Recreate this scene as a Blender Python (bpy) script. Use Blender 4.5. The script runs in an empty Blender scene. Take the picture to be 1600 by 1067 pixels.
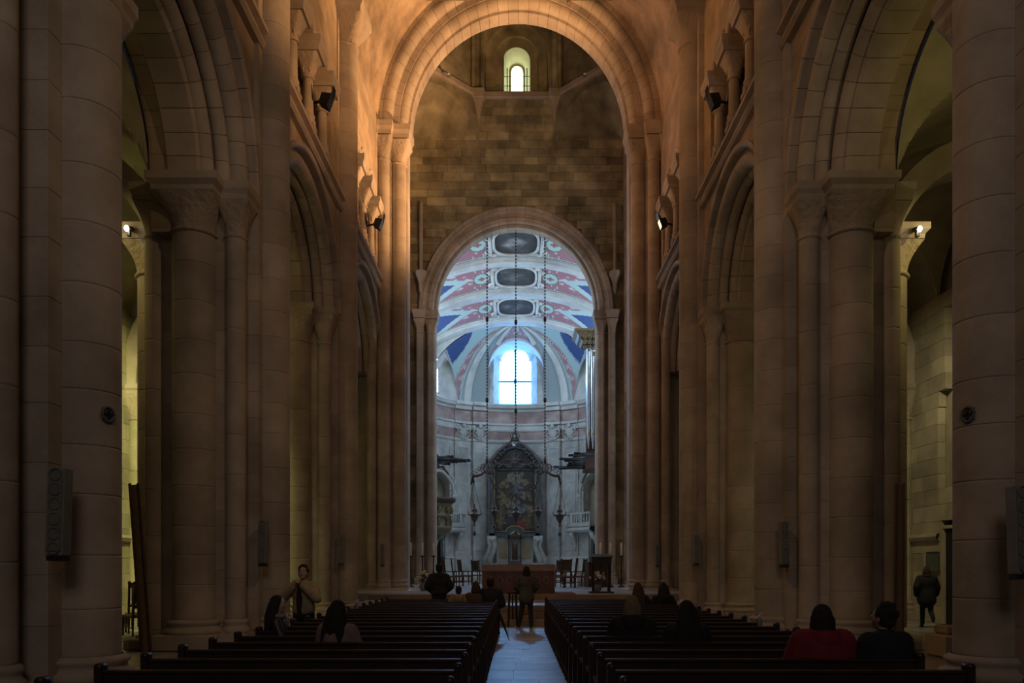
import bpy, math, random
from math import sin, cos, pi, sqrt, radians as rad
from mathutils import Vector, Matrix, noise

random.seed(7)
SC = bpy.context.scene
COL = SC.collection

# ------------------------------------------------------------------ camera
FPX, VX, VY, HC = 1200.0, 807.0, 886.0, 1.62
cam_d = bpy.data.cameras.new('camera')
cam_d.sensor_width = 36.0
cam_d.lens = 36.0 * FPX / 1600.0
cam_d.shift_x = (800.0 - VX) / 1600.0
cam_d.shift_y = (VY - 533.5) / 1600.0
cam_d.clip_end = 300
cam = bpy.data.objects.new('camera', cam_d)
COL.objects.link(cam)
cam.location = (0, 0, HC)
cam.rotation_euler = (pi / 2, 0, 0)
SC.camera = cam

def P(px, py, Y):
    """the point at depth Y that the photograph shows at pixel (px, py)"""
    return Vector(((px - VX) * Y / FPX, Y, HC + (VY - py) * Y / FPX))

# ------------------------------------------------------------------ world, exposure, lamps
w = bpy.data.worlds.new('world'); SC.world = w; w.use_nodes = True
w.node_tree.nodes['Background'].inputs[0].default_value = (0.30, 0.32, 0.40, 1)
w.node_tree.nodes['Background'].inputs[1].default_value = 0.02
vs = SC.view_settings
vs.view_transform = 'Standard'; vs.look = 'None'; vs.exposure = 0.0; vs.gamma = 1.0; vs.use_curve_mapping = False

def aim(o, tgt):
    d = Vector(tgt) - o.location
    o.rotation_euler = d.to_track_quat('-Z', 'Y').to_euler()

def lamp(kind, loc, energy, color, tgt=None, size=0.15, angle=90, blend=0.5, sy=None):
    d = bpy.data.lights.new(kind.lower() + '_light', kind)
    d.energy = energy; d.color = color
    if kind == 'AREA':
        d.size = size
        if sy: d.shape = 'RECTANGLE'; d.size_y = sy
    else:
        d.shadow_soft_size = size
    if kind == 'SPOT':
        d.spot_size = rad(angle); d.spot_blend = blend
    o = bpy.data.objects.new(kind.lower() + '_light', d); COL.objects.link(o)
    o.location = loc
    if tgt is not None: aim(o, tgt)
    return o

WARM = (1.0, 0.50, 0.19)
OLIVE = (1.0, 0.80, 0.28)
# daylight of the west front behind the camera
lamp('AREA', (0.2, -7, 12.0), 255, (1.0, 0.84, 0.75), (0, 20, 11), size=5)
# added fill spot down the lantern tower, in place of its window daylight
lamp('SPOT', (0, 34.9, 33.5), 2600, (0.85, 0.92, 1.0), (0, 35.6, 0), size=.8, angle=44, blend=.6)
for s_ in (-1, 1):   # added fill from the unseen transepts
    lamp('AREA', (s_ * 13.2, 35.8, 12), 380, (.90, .93, 1.0), (0, 36.5, 8), size=3)
# daylight of the apse window falling down the nave
lamp('SPOT', (-.1, 61.95, 16.7), 2100, (.22, .52, 1.0), (0.1, 13, 0), size=.3, angle=46, blend=.5)
for s_ in (-1, 1):
    lamp('AREA', (s_ * 6.2, 43.6, 9.5), 140, (.72, .86, 1.0), (-s_ * 4.2, 40.0, 10), size=1.6, sy=8)  # added unseen fill lights for the jambs of the chancel arch
    lamp('SPOT', (s_ * 4.3, 6.6, 13.6), 560, (1.0, .66, .36), (-s_ * 6.6, 18, 3.5), size=.15, angle=75, blend=.8)  # added warm fill spots for the pier faces, out of view
# warm floodlights at the triforium fixtures, plus an added unseen pair
FLOODS = [(-1, 22.2, 14.0), (-1, 29.3, 13.9), (1, 21.4, 14.1), (1, 29.0, 14.0)]
lamp('SPOT', (4.3, 28.6, 13.6), 7200, WARM, (-4.8, 29.0, 22.0), size=.10, angle=96, blend=.55)
lamp('SPOT', (4.3, 21.2, 13.6), 2300, (1.0, .58, .26), (-4.2, 31.0, 20.5), size=.10, angle=76, blend=.55)
lamp('SPOT', (4.3, 14.2, 13.6), 3000, WARM, (-5.2, 18.0, 20.0), size=.10, angle=92, blend=.6)  # one of the added pair, without a fixture
lamp('SPOT', (-4.1, 28.6, 13.6), 340, WARM, (5.4, 29.6, 22.0), size=.10, angle=96, blend=.6)
lamp('SPOT', (-4.1, 21.6, 13.6), 420, WARM, (5.4, 24.0, 22), size=.10, angle=92, blend=.6)
lamp('SPOT', (-4.1, 14.2, 13.6), 420, WARM, (5.4, 18.0, 21), size=.10, angle=92, blend=.6)  # the other added flood, also without a fixture
# lamps on the aisle side of the piers, and an added fill
for s_ in (-1, 1):
    lamp('SPOT', (s_ * 8.6, 17.6, 8.9), 2500 if s_ < 0 else 520, (.95, .90, .36) if s_ < 0 else (1.0, .87, .52), (s_ * 11.9, 22.5, 3.5), size=.1, angle=95, blend=.9)
    lamp('SPOT', (s_ * 8.9, 11.5, 8.6), 12 if s_ < 0 else 65, OLIVE, (s_ * 9.0, 14.0, 11.0), size=.1, angle=130, blend=.9)
    lamp('SPOT', (s_ * 9.4, 14.6, 8.8), 90, OLIVE, (s_ * 7.4, 20.0, 5.0), size=.1, angle=120, blend=.9)  # added olive fill, no lamp stands here

# ------------------------------------------------------------------ materials
def newmat(name):
    m = bpy.data.materials.new(name); m.use_nodes = True
    nt = m.node_tree; return m, nt, nt.nodes['Principled BSDF']

def plain(name, col, rough=.6, metal=0.0, var=.15, scale=6.0, bump=0.0):
    m, nt, b = newmat(name)
    tc = nt.nodes.new('ShaderNodeTexCoord')
    n = nt.nodes.new('ShaderNodeTexNoise'); n.inputs['Scale'].default_value = scale; n.inputs['Detail'].default_value = 5
    nt.links.new(tc.outputs['Object'], n.inputs['Vector'])
    r = nt.nodes.new('ShaderNodeMapRange')
    r.inputs[1].default_value = .3; r.inputs[2].default_value = .7
    r.inputs[3].default_value = 1 - var; r.inputs[4].default_value = 1 + var
    nt.links.new(n.outputs[0], r.inputs[0])
    mx = nt.nodes.new('ShaderNodeVectorMath'); mx.operation = 'SCALE'
    mx.inputs[0].default_value = col[:3]
    nt.links.new(r.outputs[0], mx.inputs['Scale'])
    nt.links.new(mx.outputs[0], b.inputs['Base Color'])
    b.inputs['Roughness'].default_value = rough; b.inputs['Metallic'].default_value = metal
    if bump:
        bp = nt.nodes.new('ShaderNodeBump'); bp.inputs['Strength'].default_value = bump; bp.inputs['Distance'].default_value = .02
        nt.links.new(n.outputs[0], bp.inputs['Height']); nt.links.new(bp.outputs[0], b.inputs['Normal'])
    return m

def stone(name, c1, c2, rough=.85, rand=.09, scale=1.3, bump=.3, stain=.3, courses=None, carve=None):
    """weathered ashlar: two tones by noise, a tint per stone, dark stains, fine relief"""
    m, nt, b = newmat(name)
    N, L = nt.nodes.new, nt.links.new
    geo = N('ShaderNodeNewGeometry')
    n1 = N('ShaderNodeTexNoise'); n1.inputs['Scale'].default_value = scale; n1.inputs['Detail'].default_value = 6
    L(geo.outputs['Position'], n1.inputs['Vector'])
    mix = N('ShaderNodeMix'); mix.data_type = 'RGBA'
    rmp = N('ShaderNodeMapRange'); rmp.inputs[1].default_value = .35; rmp.inputs[2].default_value = .65
    L(n1.outputs[0], rmp.inputs[0]); L(rmp.outputs[0], mix.inputs[0])
    mix.inputs[6].default_value = (*c1, 1); mix.inputs[7].default_value = (*c2, 1)
    oi = N('ShaderNodeObjectInfo')
    r2 = N('ShaderNodeMapRange'); r2.inputs[3].default_value = 1 - rand; r2.inputs[4].default_value = 1 + rand
    L(oi.outputs['Random'], r2.inputs[0])
    n2 = N('ShaderNodeTexNoise'); n2.inputs['Scale'].default_value = .45; n2.inputs['Detail'].default_value = 8; n2.inputs['Roughness'].default_value = .65
    L(geo.outputs['Position'], n2.inputs['Vector'])
    r3 = N('ShaderNodeMapRange'); r3.inputs[1].default_value = .38; r3.inputs[2].default_value = .62
    r3.inputs[3].default_value = 1 - stain; r3.inputs[4].default_value = 1.08
    L(n2.outputs[0], r3.inputs[0])
    mm = N('ShaderNodeMath'); mm.operation = 'MULTIPLY'; L(r2.outputs[0], mm.inputs[0]); L(r3.outputs[0], mm.inputs[1])
    sc = N('ShaderNodeVectorMath'); sc.operation = 'SCALE'; L(mix.outputs[2], sc.inputs[0]); L(mm.outputs[0], sc.inputs['Scale'])
    L(sc.outputs[0], b.inputs['Base Color'])
    b.inputs['Roughness'].default_value = rough
    n3 = N('ShaderNodeTexNoise'); n3.inputs['Scale'].default_value = carve or 14; n3.inputs['Detail'].default_value = 4
    L(geo.outputs['Position'], n3.inputs['Vector'])
    h = n3.outputs[0]
    if courses:                       # fine joints of masonry too oblique or far to pick apart
        sep = N('ShaderNodeSeparateXYZ'); L(geo.outputs['Position'], sep.inputs[0])
        cmb = N('ShaderNodeCombineXYZ')
        L(sep.outputs[courses[0]], cmb.inputs[0]); L(sep.outputs[2], cmb.inputs[1])
        bt = N('ShaderNodeTexBrick'); bt.inputs['Scale'].default_value = 1
        bt.inputs['Brick Width'].default_value = courses[1]; bt.inputs['Row Height'].default_value = courses[2]
        bt.inputs['Mortar Size'].default_value = .012; bt.inputs['Mortar Smooth'].default_value = .4
        bt.inputs['Color1'].default_value = (.8, .8, .8, 1); bt.inputs['Color2'].default_value = (1.08, 1.04, 1.0, 1)
        bt.inputs['Mortar'].default_value = (.72, .7, .66, 1); L(cmb.outputs[0], bt.inputs['Vector'])
        mul = N('ShaderNodeVectorMath'); mul.operation = 'MULTIPLY'
        L(sc.outputs[0], mul.inputs[0]); L(bt.outputs[0], mul.inputs[1]); L(mul.outputs[0], b.inputs['Base Color'])
        sub = N('ShaderNodeMath'); sub.operation = 'SUBTRACT'; L(n3.outputs[0], sub.inputs[0]); L(bt.outputs[1], sub.inputs[1])
        h = sub.outputs[0]
    bp = N('ShaderNodeBump'); bp.inputs['Strength'].default_value = bump; bp.inputs['Distance'].default_value = .02 if not carve else .06
    L(h, bp.inputs['Height']); L(bp.outputs[0], b.inputs['Normal'])
    return m

def painted(name, rough=.8):
    m, nt, b = newmat(name)
    a = nt.nodes.new('ShaderNodeAttribute'); a.attribute_name = 'paint'
    nt.links.new(a.outputs['Color'], b.inputs['Base Color']); b.inputs['Roughness'].default_value = rough
    return m

def glow(name, col, strength):
    m, nt, b = newmat(name)
    nt.nodes.remove(b)
    e = nt.nodes.new('ShaderNodeEmission'); e.inputs[0].default_value = (*col, 1); e.inputs[1].default_value = strength
    nt.links.new(e.outputs[0], nt.nodes['Material Output'].inputs[0])
    return m

M = {}
M['stone'] = stone('nave_limestone', (.40, .33, .27), (.47, .40, .335))
M['stone_plain'] = stone('nave_limestone_wall', (.42, .33, .25), (.50, .40, .30), courses=(1, .95, .46))
M['stone_cross'] = stone('crossing_limestone', (.30, .26, .165), (.46, .40, .26), rand=.34, stain=.5)
M['mortar'] = stone('old_mortar', (.30, .25, .19), (.36, .30, .23), rand=.05)
M['plaster'] = stone('vault_plaster', (.40, .30, .21), (.50, .38, .27), rand=.0, stain=.55, bump=.12)
M['carved'] = stone('carved_capital_stone', (.42, .34, .27), (.50, .41, .33), rand=.1, bump=.7, carve=9)
M['aisle'] = stone('aisle_limestone', (.42, .38, .27), (.52, .47, .34), rand=.2)
M['aisle_wall'] = stone('aisle_limestone_wall', (.42, .38, .27), (.52, .47, .34), courses=(1, 1.0, .45))
M['chancel'] = stone('chancel_marble', (.52, .51, .48), (.68, .67, .63), rough=.5, rand=.1, scale=2.2, bump=.08, stain=.3)
M['chancel_rose'] = stone('rose_marble', (.40, .25, .23), (.58, .45, .42), rough=.45, rand=.1, scale=1.2, bump=.05, stain=.3)
M['chancel_trim'] = stone('pale_marble_moulding', (.60, .60, .57), (.72, .72, .69), rough=.5, rand=.06, bump=.05, stain=.2)
M['conch'] = painted('painted_apse_plaster')
M['ceiling_paint'] = painted('painted_ceiling_plaster')
M['floor'] = stone('worn_floor_stone', (.30, .29, .28), (.42, .41, .39), rough=.36, rand=.15, scale=2.5, bump=.10, stain=.35)
M['step'] = stone('brown_step_stone', (.26, .17, .11), (.34, .24, .16), rough=.5, rand=.1, bump=.1)
M['wood'] = plain('dark_pew_wood', (.026, .013, .012), rough=.42, var=.3, scale=9)
M['oak'] = plain('dark_brown_oak', (.075, .038, .026), rough=.45, var=.3, scale=9)
M['brownboard'] = plain('brown_board', (.22, .155, .11), rough=.7)
M['trumpet_metal'] = plain('blackened_organ_metal', (.035, .035, .04), rough=.5, metal=.3)
M['iron'] = plain('black_iron', (.012, .012, .013), rough=.5)
M['bronze'] = plain('tarnished_silver', (.13, .115, .11), rough=.45, metal=.5, var=.25)
M['dull_gilt'] = plain('dull_brown_gilding', (.20, .145, .075), rough=.5, metal=.2, var=.35)
M['gilt'] = plain('old_gilding', (.62, .44, .17), rough=.35, metal=.6, var=.2)
M['greymetal'] = plain('grey_speaker_case', (.20, .20, .185), rough=.6)
M['grille'] = plain('grey_speaker_mesh', (.15, .155, .145), rough=.8)
M['greenmarble'] = plain('blue_green_marble', (.10, .135, .145), rough=.35, var=.3, scale=3)
M['velvet'] = plain('dark_red_altar_cloth', (.155, .092, .098), rough=.85, var=.2, scale=4)
M['velvet_light'] = plain('pale_red_altar_cloth', (.34, .265, .26), rough=.85, var=.1, scale=4)
M['wax'] = plain('candle_wax', (.72, .64, .45), rough=.5, var=.05)
M['tin'] = plain('polished_organ_tin', (.50, .56, .62), rough=.28, metal=.85, var=.1)
M['black'] = plain('black_lamp_housing', (.008, .008, .01), rough=.5)
M['white'] = plain('white_paper', (.70, .72, .75), rough=.6, var=.05)
M['plastic'] = plain('pale_pump_bottle', (.20, .21, .24), rough=.25, var=.05)
M['leaf'] = plain('green_leaf', (.05, .09, .03), rough=.6)
M['petal'] = plain('cream_petal', (.60, .55, .42), rough=.7)
M['dark'] = plain('doorway_black', (.012, .010, .009), rough=.9)
M['plaque'] = plain('green_plaque_bronze', (.10, .15, .11), rough=.5)
M['relief'] = plain('grey_roundel_metal', (.10, .10, .105), rough=.5, var=.3, scale=40)
M['art'] = painted('oil_paint_on_canvas', rough=.5)
M['sky_apse'] = glow('apse_daylight', (.15, .44, 1.0), 7)
M['sky_side'] = glow('chancel_daylight', (.60, .80, 1.0), 14)
M['sky_lantern'] = glow('lantern_daylight', (.86, 1.0, .62), 14)
M['bulb'] = glow('lamp_bulb', (1.0, .85, .6), 25)
M['bulb_dim'] = glow('lamp_face', (1.0, .72, .35), 2)
M['lead'] = plain('window_bars', (.02, .03, .05), rough=.6)

# ------------------------------------------------------------------ mesh helpers
class MB:
    def __init__(s): s.v = []; s.f = []; s.sm = []; s.mi = []; s.c = None
    def add(s, vs, fs, smooth=False, mi=0):
        o = len(s.v); s.v += [tuple(p) for p in vs]
        for f in fs: s.f.append(tuple(i + o for i in f)); s.sm.append(smooth); s.mi.append(mi)
        return s
    def box(s, x0, x1, y0, y1, z0, z1, c=0.0, mi=0):
        if x0 > x1: x0, x1 = x1, x0
        if y0 > y1: y0, y1 = y1, y0
        if c <= 0:
            vs = [(x, y, z) for z in (z0, z1) for x, y in ((x0, y0), (x1, y0), (x1, y1), (x0, y1))]
            n = 2
        else:
            vs = []
            for z, k in ((z0, c), (z0 + c, 0), (z1 - c, 0), (z1, c)):
                vs += [(x0 + k, y0 + k, z), (x1 - k, y0 + k, z), (x1 - k, y1 - k, z), (x0 + k, y1 - k, z)]
            n = 4
        fs = [(3, 2, 1, 0), tuple(4 * (n - 1) + i for i in range(4))]
        for k in range(n - 1):
            for i in range(4):
                j = (i + 1) % 4
                fs.append((4 * k + i, 4 * k + j, 4 * k + 4 + j, 4 * k + 4 + i))
        return s.add(vs, fs, False, mi)
    def bar(s, p, q, w, h, up=(0, 0, 1), mi=0):
        """square bar from p to q"""
        p, q = Vector(p), Vector(q); d = (q - p).normalized(); u = Vector(up)
        x = d.cross(u)
        if x.length < 1e-4: x = d.cross(Vector((0, 1, 0)))
        x.normalize(); y = x.cross(d).normalized()
        vs = []
        for a in (p, q):
            for i, j in ((-1, -1), (1, -1), (1, 1), (-1, 1)): vs.append(a + x * (w / 2 * i) + y * (h / 2 * j))
        return s.add(vs, [(3, 2, 1, 0), (4, 5, 6, 7)] + [(i, (i + 1) % 4, 4 + (i + 1) % 4, 4 + i) for i in range(4)], False, mi)
    def lathe(s, prof, seg=16, a0=0.0, a1=2 * pi, c=(0, 0, 0), smooth=True, cap=True, mi=0):
        full = abs(a1 - a0 - 2 * pi) < 1e-6
        n = seg if full else seg + 1
        vs = []
        for r, z in prof:
            for i in range(n):
                a = a0 + (a1 - a0) * i / seg
                vs.append((c[0] + r * cos(a), c[1] + r * sin(a), c[2] + z))
        fs = []
        for k in range(len(prof) - 1):
            for i in range(seg):
                j = (i + 1) % n
                fs.append((k * n + i, k * n + j, (k + 1) * n + j, (k + 1) * n + i))
        s.add(vs, fs, smooth, mi)
        if cap and full:
            s.add(vs[:n], [tuple(range(n - 1, -1, -1))], False, mi); s.add(vs[-n:], [tuple(range(n))], False, mi)
        return s
    def tube(s, path, radii, seg=8, cap=True, mi=0):
        path = [Vector(p) for p in path]
        if not isinstance(radii, (list, tuple)): radii = [radii] * len(path)
        rings = []; x = None
        for i, p in enumerate(path):
            d = (path[min(i + 1, len(path) - 1)] - path[max(i - 1, 0)])
            d = d.normalized() if d.length > 1e-9 else Vector((0, 0, 1))
            if x is None:
                x = d.orthogonal().normalized()
            else:
                x = x - d * x.dot(d)
                x = x.normalized() if x.length > 1e-6 else d.orthogonal().normalized()
            y = d.cross(x)
            rings += [p + (x * cos(2 * pi * k / seg) + y * sin(2 * pi * k / seg)) * radii[i] for k in range(seg)]
        fs = []
        for i in range(len(path) - 1):
            for k in range(seg):
                j = (k + 1) % seg
                fs.append((i * seg + k, i * seg + j, (i + 1) * seg + j, (i + 1) * seg + k))
        if cap:
            fs.append(tuple(range(seg - 1, -1, -1))); e = (len(path) - 1) * seg; fs.append(tuple(range(e, e + seg)))
        return s.add(rings, fs, True, mi)
    def ell(s, c, r, seg=12, rings=8, mi=0, rot=None):
        if not isinstance(r, (list, tuple)): r = (r, r, r)
        vs = [(0, 0, -1)]
        for k in range(1, rings):
            t = -pi / 2 + pi * k / rings
            vs += [(cos(t) * cos(2 * pi * i / seg), cos(t) * sin(2 * pi * i / seg), sin(t)) for i in range(seg)]
        vs.append((0, 0, 1))
        out = []
        for v in vs:
            p = Vector((v[0] * r[0], v[1] * r[1], v[2] * r[2]))
            if rot is not None: p = rot @ p
            out.append(p + Vector(c))
        fs = [(0, 1 + (i + 1) % seg, 1 + i) for i in range(seg)]
        for k in range(rings - 2):
            for i in range(seg):
                j = (i + 1) % seg; a = 1 + k * seg
                fs.append((a + i, a + j, a + seg + j, a + seg + i))
        a = 1 + (rings - 2) * seg; t = len(vs) - 1
        fs += [(a + i, a + (i + 1) % seg, t) for i in range(seg)]
        return s.add(out, fs, True, mi)
    def capsule(s, p, r0, q, r1, seg=10):
        p, q = Vector(p), Vector(q); d = q - p
        L = d.length
        if L < 1e-6: return s.ell(p, max(r0, r1))
        d.normalize()
        path, rr = [], []
        for t in (-.98, -.8, -.45, 0): path.append(p + d * r0 * t); rr.append(r0 * sqrt(max(1 - t * t, .02)))
        for t in (0, .45, .8, .98): path.append(q + d * r1 * t); rr.append(r1 * sqrt(max(1 - t * t, .02)))
        return s.tube(path, rr, seg)
    def strip(s, rows, smooth=True, mi=0, closed=False):
        """grid of points: rows of equal length"""
        n = len(rows[0]); vs = [p for r in rows for p in r]; fs = []
        for k in range(len(rows) - 1):
            for i in range(n - 1 if not closed else n):
                j = (i + 1) % n
                fs.append((k * n + i, k * n + j, (k + 1) * n + j, (k + 1) * n + i))
        return s.add(vs, fs, smooth, mi)
    def prism(s, poly, y0, y1, mi=0):
        """poly of (x, z), extruded along y"""
        n = len(poly)
        vs = [(x, y0, z) for x, z in poly] + [(x, y1, z) for x, z in poly]
        fs = [tuple(range(n)), tuple(range(2 * n - 1, n - 1, -1))] + [(i, n + i, n + (i + 1) % n, (i + 1) % n) for i in range(n)]
        return s.add(vs, fs, False, mi)
    def mesh(s, name):
        me = bpy.data.meshes.new(name)
        me.from_pydata(s.v, [], s.f)
        me.polygons.foreach_set('use_smooth', s.sm); me.polygons.foreach_set('material_index', s.mi)
        if s.c is not None:
            a = me.color_attributes.new('paint', 'FLOAT_COLOR', 'POINT')
            a.data.foreach_set('color', [x for c in s.c for x in (c[0], c[1], c[2], 1.0)])
        return me

def ob(name, me, mats=None, parent=None, loc=None, rot=None, scale=None):
    if isinstance(me, MB): me = me.mesh(name)
    if mats is not None and not me.materials:
        for m in (mats if isinstance(mats, (list, tuple)) else [mats]): me.materials.append(M[m] if isinstance(m, str) else m)
    o = bpy.data.objects.new(name, me); COL.objects.link(o)
    if parent is not None: o.parent = parent
    if loc is not None: o.location = loc
    if rot is not None: o.rotation_euler = rot
    if scale is not None: o.scale = scale
    return o

def empty(name, loc=(0, 0, 0), rz=0):
    o = bpy.data.objects.new(name, None); COL.objects.link(o); o.location = loc; o.rotation_euler = (0, 0, rz)
    o.empty_display_size = .2
    return o

def tag(o, label, cat=None, group=None, kind=None):
    if label: o['label'] = label
    if cat: o['category'] = cat
    if group: o['group'] = group
    if kind: o['kind'] = kind
    return o

def structure(o, label=None): return tag(o, label, kind='structure')

def copy_tree(o, parent=None):
    c = o.copy(); COL.objects.link(c); c.parent = parent
    for ch in list(o.children): copy_tree(ch, c)
    return c

CACHE = {}
def cached(key, fn):
    if key not in CACHE: CACHE[key] = fn().mesh(key[0])
    return CACHE[key]

def courses(z0, z1, h, jit=.18):
    n = max(1, round((z1 - z0) / h)); hs = [1 + random.uniform(-jit, jit) for _ in range(n)]
    k = (z1 - z0) / sum(hs); out = []; z = z0
    for x in hs: out.append((z, x * k)); z += x * k
    return out

# ------------------------------------------------------------------ layout numbers
XC = 0.12                      # axis of the nave
PY = [1.8, 9.1, 16.4, 23.7]    # pier lines; the crossing arch stands at 31
SPR = 9.2                      # springing of the arcade
VSP = 18.9                     # springing of the nave vault
XE = -0.03                     # axis of the chancel

# ------------------------------------------------------------------ capitals, bases, drums
def capital_mb(r, sx, sy, h, lobes=0, ang=(0, 2 * pi)):
    mb = MB(); n = 32; rows = []
    for k in range(9):
        t = k / 8; wgt = t ** 1.6; row = []
        for i in range(n):
            a = 2 * pi * i / n; cx, cy = cos(a), sin(a)
            q = max(abs(cx), abs(cy)); fx = cx / q * sx; fy = cy / q * sy
            bulge = 1 + (lobes and .09 * sin(pi * min(1, t * 1.3)) * (0.4 + abs(cos(a * lobes / 2)))) 
            row.append(((cx * r * (1 - wgt) + fx * wgt) * bulge, (cy * r * (1 - wgt) + fy * wgt) * bulge, t * h))
        rows.append(row)
    mb.strip(rows, smooth=True, closed=True)
    ring = [(r * 1.0, -.09), (r * 1.10, -.075), (r * 1.14, -.045), (r * 1.10, -.015), (r, 0)]
    mb.lathe(ring, 24, cap=False)
    if lobes:
        for i in range(lobes):
            a = 2 * pi * i / lobes
            mb.ell((cos(a) * r * 1.12, sin(a) * r * 1.12, h * .34), (.10 * r + .03, .10 * r + .03, h * .26), 8, 6)
            mb.ell((cos(a) * r * 1.28, sin(a) * r * 1.28, h * .60), (.16 * r + .02, .16 * r + .02, h * .10), 8, 6)
    return mb

def abacus_mb(sx, sy, h):
    mb = MB(); rows = []
    for k, z in ((.90, 0), (.92, .30 * h), (1.02, .52 * h), (1.04, .56 * h), (1.04, h)):
        rows.append([(sx * k * i, sy * k * j, z) for i, j in ((-1, -1), (1, -1), (1, 1), (-1, 1))])
    mb.strip(rows, smooth=False, closed=True)
    mb.add(rows[-1], [(0, 1, 2, 3)]); mb.add(rows[0], [(3, 2, 1, 0)])
    return mb

def base_mb(r, plinth=True, ph=.30):
    mb = MB()
    if plinth: mb.box(-r * 1.32, r * 1.32, -r * 1.32, r * 1.32, 0, ph, c=.015)
    z = ph if plinth else 0
    mb.lathe([(r * 1.28, z), (r * 1.34, z + .04), (r * 1.32, z + .10), (r * 1.14, z + .13), (r * 1.10, z + .18), (r * 1.2, z + .21), (r * 1.2, z + .25), (r * 1.0, z + .29)], 28, cap=False)
    return mb

def drum_mb(r, a0, a1, seg):
    g = .007
    return MB().lathe([(r - g, 0), (r, g), (r, .035), (r, .965), (r, 1 - g), (r - g, 1)], seg, a0, a1, cap=False)

def shaft(parent, key, x, y, z0, z1, r, a0, a1, seg=14, h=.62, name='column_drum', mat='stone'):
    me = cached(('column_drum', key, r, round(a0, 2), seg), lambda: drum_mb(r, a0, a1, seg))
    for z, hh in courses(z0, z1, h):
        ob(name, me, mat, parent, (x, y, z), None, (1, 1, hh))

# ------------------------------------------------------------------ nave piers
def pier(s, Y, label, flood_top=24.2):
    root = empty('pillar', ({9.1: .25, 16.4: .12, 23.7: .06}[Y] + s * 6.2, Y, 0)); structure(root, label)
    X = lambda d: s * (d - 6.2)
    inner = pi if s > 0 else 0.0                       # direction of the nave
    # stacked ashlar of the pilaster strip behind the tall shaft
    me = cached(('stone', 'strip', s), lambda: MB().box(X(5.42), X(6.3), -.62, .62, 0, 1, c=.008))
    for z, hh in courses(.35, flood_top, .62): ob('stone', me, 'stone', root, (0, 0, z), None, (1, 1, hh))
    me = cached(('stone', 'core', s), lambda: MB().box(X(5.86), X(7.55), -1.04, 1.04, 0, 1, c=.008))
    for z, hh in courses(.35, 9.2, .66): ob('stone', me, 'stone', root, (0, 0, z), None, (1, 1, hh))
    # plinth
    pl = MB(); pl.box(X(5.0), X(7.9), -.72, .72, 0, .22, c=.02); pl.box(X(5.55), X(7.75), -1.5, 1.5, 0, .2, c=.02)
    pl.box(X(5.5), X(7.6), -1.2, 1.2, .2, .36, c=.02)
    ob('plinth', pl, 'stone', root)
    # tall half column on the nave face
    x = X(5.35)
    ob('column_base', cached(('column_base', .40), lambda: base_mb(.40)), 'stone', root, (x, 0, .0))
    shaft(root, s, x, 0, .58, 17.55, .38, inner - 1.75, inner + 1.75, 16, .66)
    ob('capital', cached(('capital', .38), lambda: capital_mb(.38, .62, .62, .72)), 'carved', root, (x, 0, 17.62))
    ob('abacus', cached(('abacus', .66), lambda: abacus_mb(.66, .70, .45)), 'stone', root, (x, 0, 18.34))
    for e in (-1, 1):
        a = pi / 2 * e
        # colonnette of the outer order
        ob('colonnette_base', cached(('colonnette_base', .2), lambda: base_mb(.21)), 'stone', root, (X(5.76), e * .96, 0))
        shaft(root, (s, e), X(5.76), e * .96, .58, 8.2, .20, inner + (-1 if (s * e) > 0 else 1) * 0 - pi, inner + pi, 16, .9)
        ob('capital', cached(('capital', .2), lambda: capital_mb(.20, .33, .33, .62)), 'carved', root, (X(5.76), e * .96, 8.26))
        ob('abacus', cached(('abacus', .33), lambda: abacus_mb(.34, .36, .34)), 'stone', root, (X(5.74), e * .96, 8.87))
        # broad half column under the arch
        ob('column_base', cached(('column_base', .43), lambda: base_mb(.44)), 'stone', root, (X(6.55), e * 1.05, 0))
        shaft(root, (s, e), X(6.55), e * 1.05, .58, 8.2, .42, a - 1.7, a + 1.7, 16, .72)
        ob('capital', cached(('capital', .42), lambda: capital_mb(.42, .62, .62, .62)), 'carved', root, (X(6.55), e * 1.05, 8.26))
        ob('abacus', cached(('abacus', .64), lambda: abacus_mb(.66, .66, .34)), 'stone', root, (X(6.55), e * 1.05, 8.87))
        # colonnette on the aisle side
        shaft(root, (s, e, 2), X(7.38), e * .98, .36, 8.2, .19, -pi, pi, 14, 1.0)
        ob('capital', cached(('capital', .19), lambda: capital_mb(.19, .3, .3, .6)), 'carved', root, (X(7.38), e * .98, 8.24))
        ob('abacus', cached(('abacus', .32), lambda: abacus_mb(.34, .34, .34)), 'stone', root, (X(7.38), e * .98, 8.85))
    # half column towards the aisle
    shaft(root, (s, 'aisle'), X(7.75), 0, .36, 7.75, .42, inner + pi - 1.8, inner + pi + 1.8, 14, .8)
    ob('capital', cached(('capital', .36), lambda: capital_mb(.42, .56, .56, .6)), 'carved', root, (X(7.75), 0, 7.8))
    ob('abacus', cached(('abacus', .54), lambda: abacus_mb(.60, .64, .3)), 'stone', root, (X(7.75), 0, 8.4))
    return root

SIDE = {-1: 'north', 1: 'south'}
NEAR = {1: 'nearest', 2: 'second', 3: 'third'}
for s in (-1, 1):
    for i, Y in enumerate(PY):
        if i == 0: continue
        pier(s, Y, f'{NEAR[i]} clustered limestone pier on the {"left" if s < 0 else "right"} side of the pews')

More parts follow.
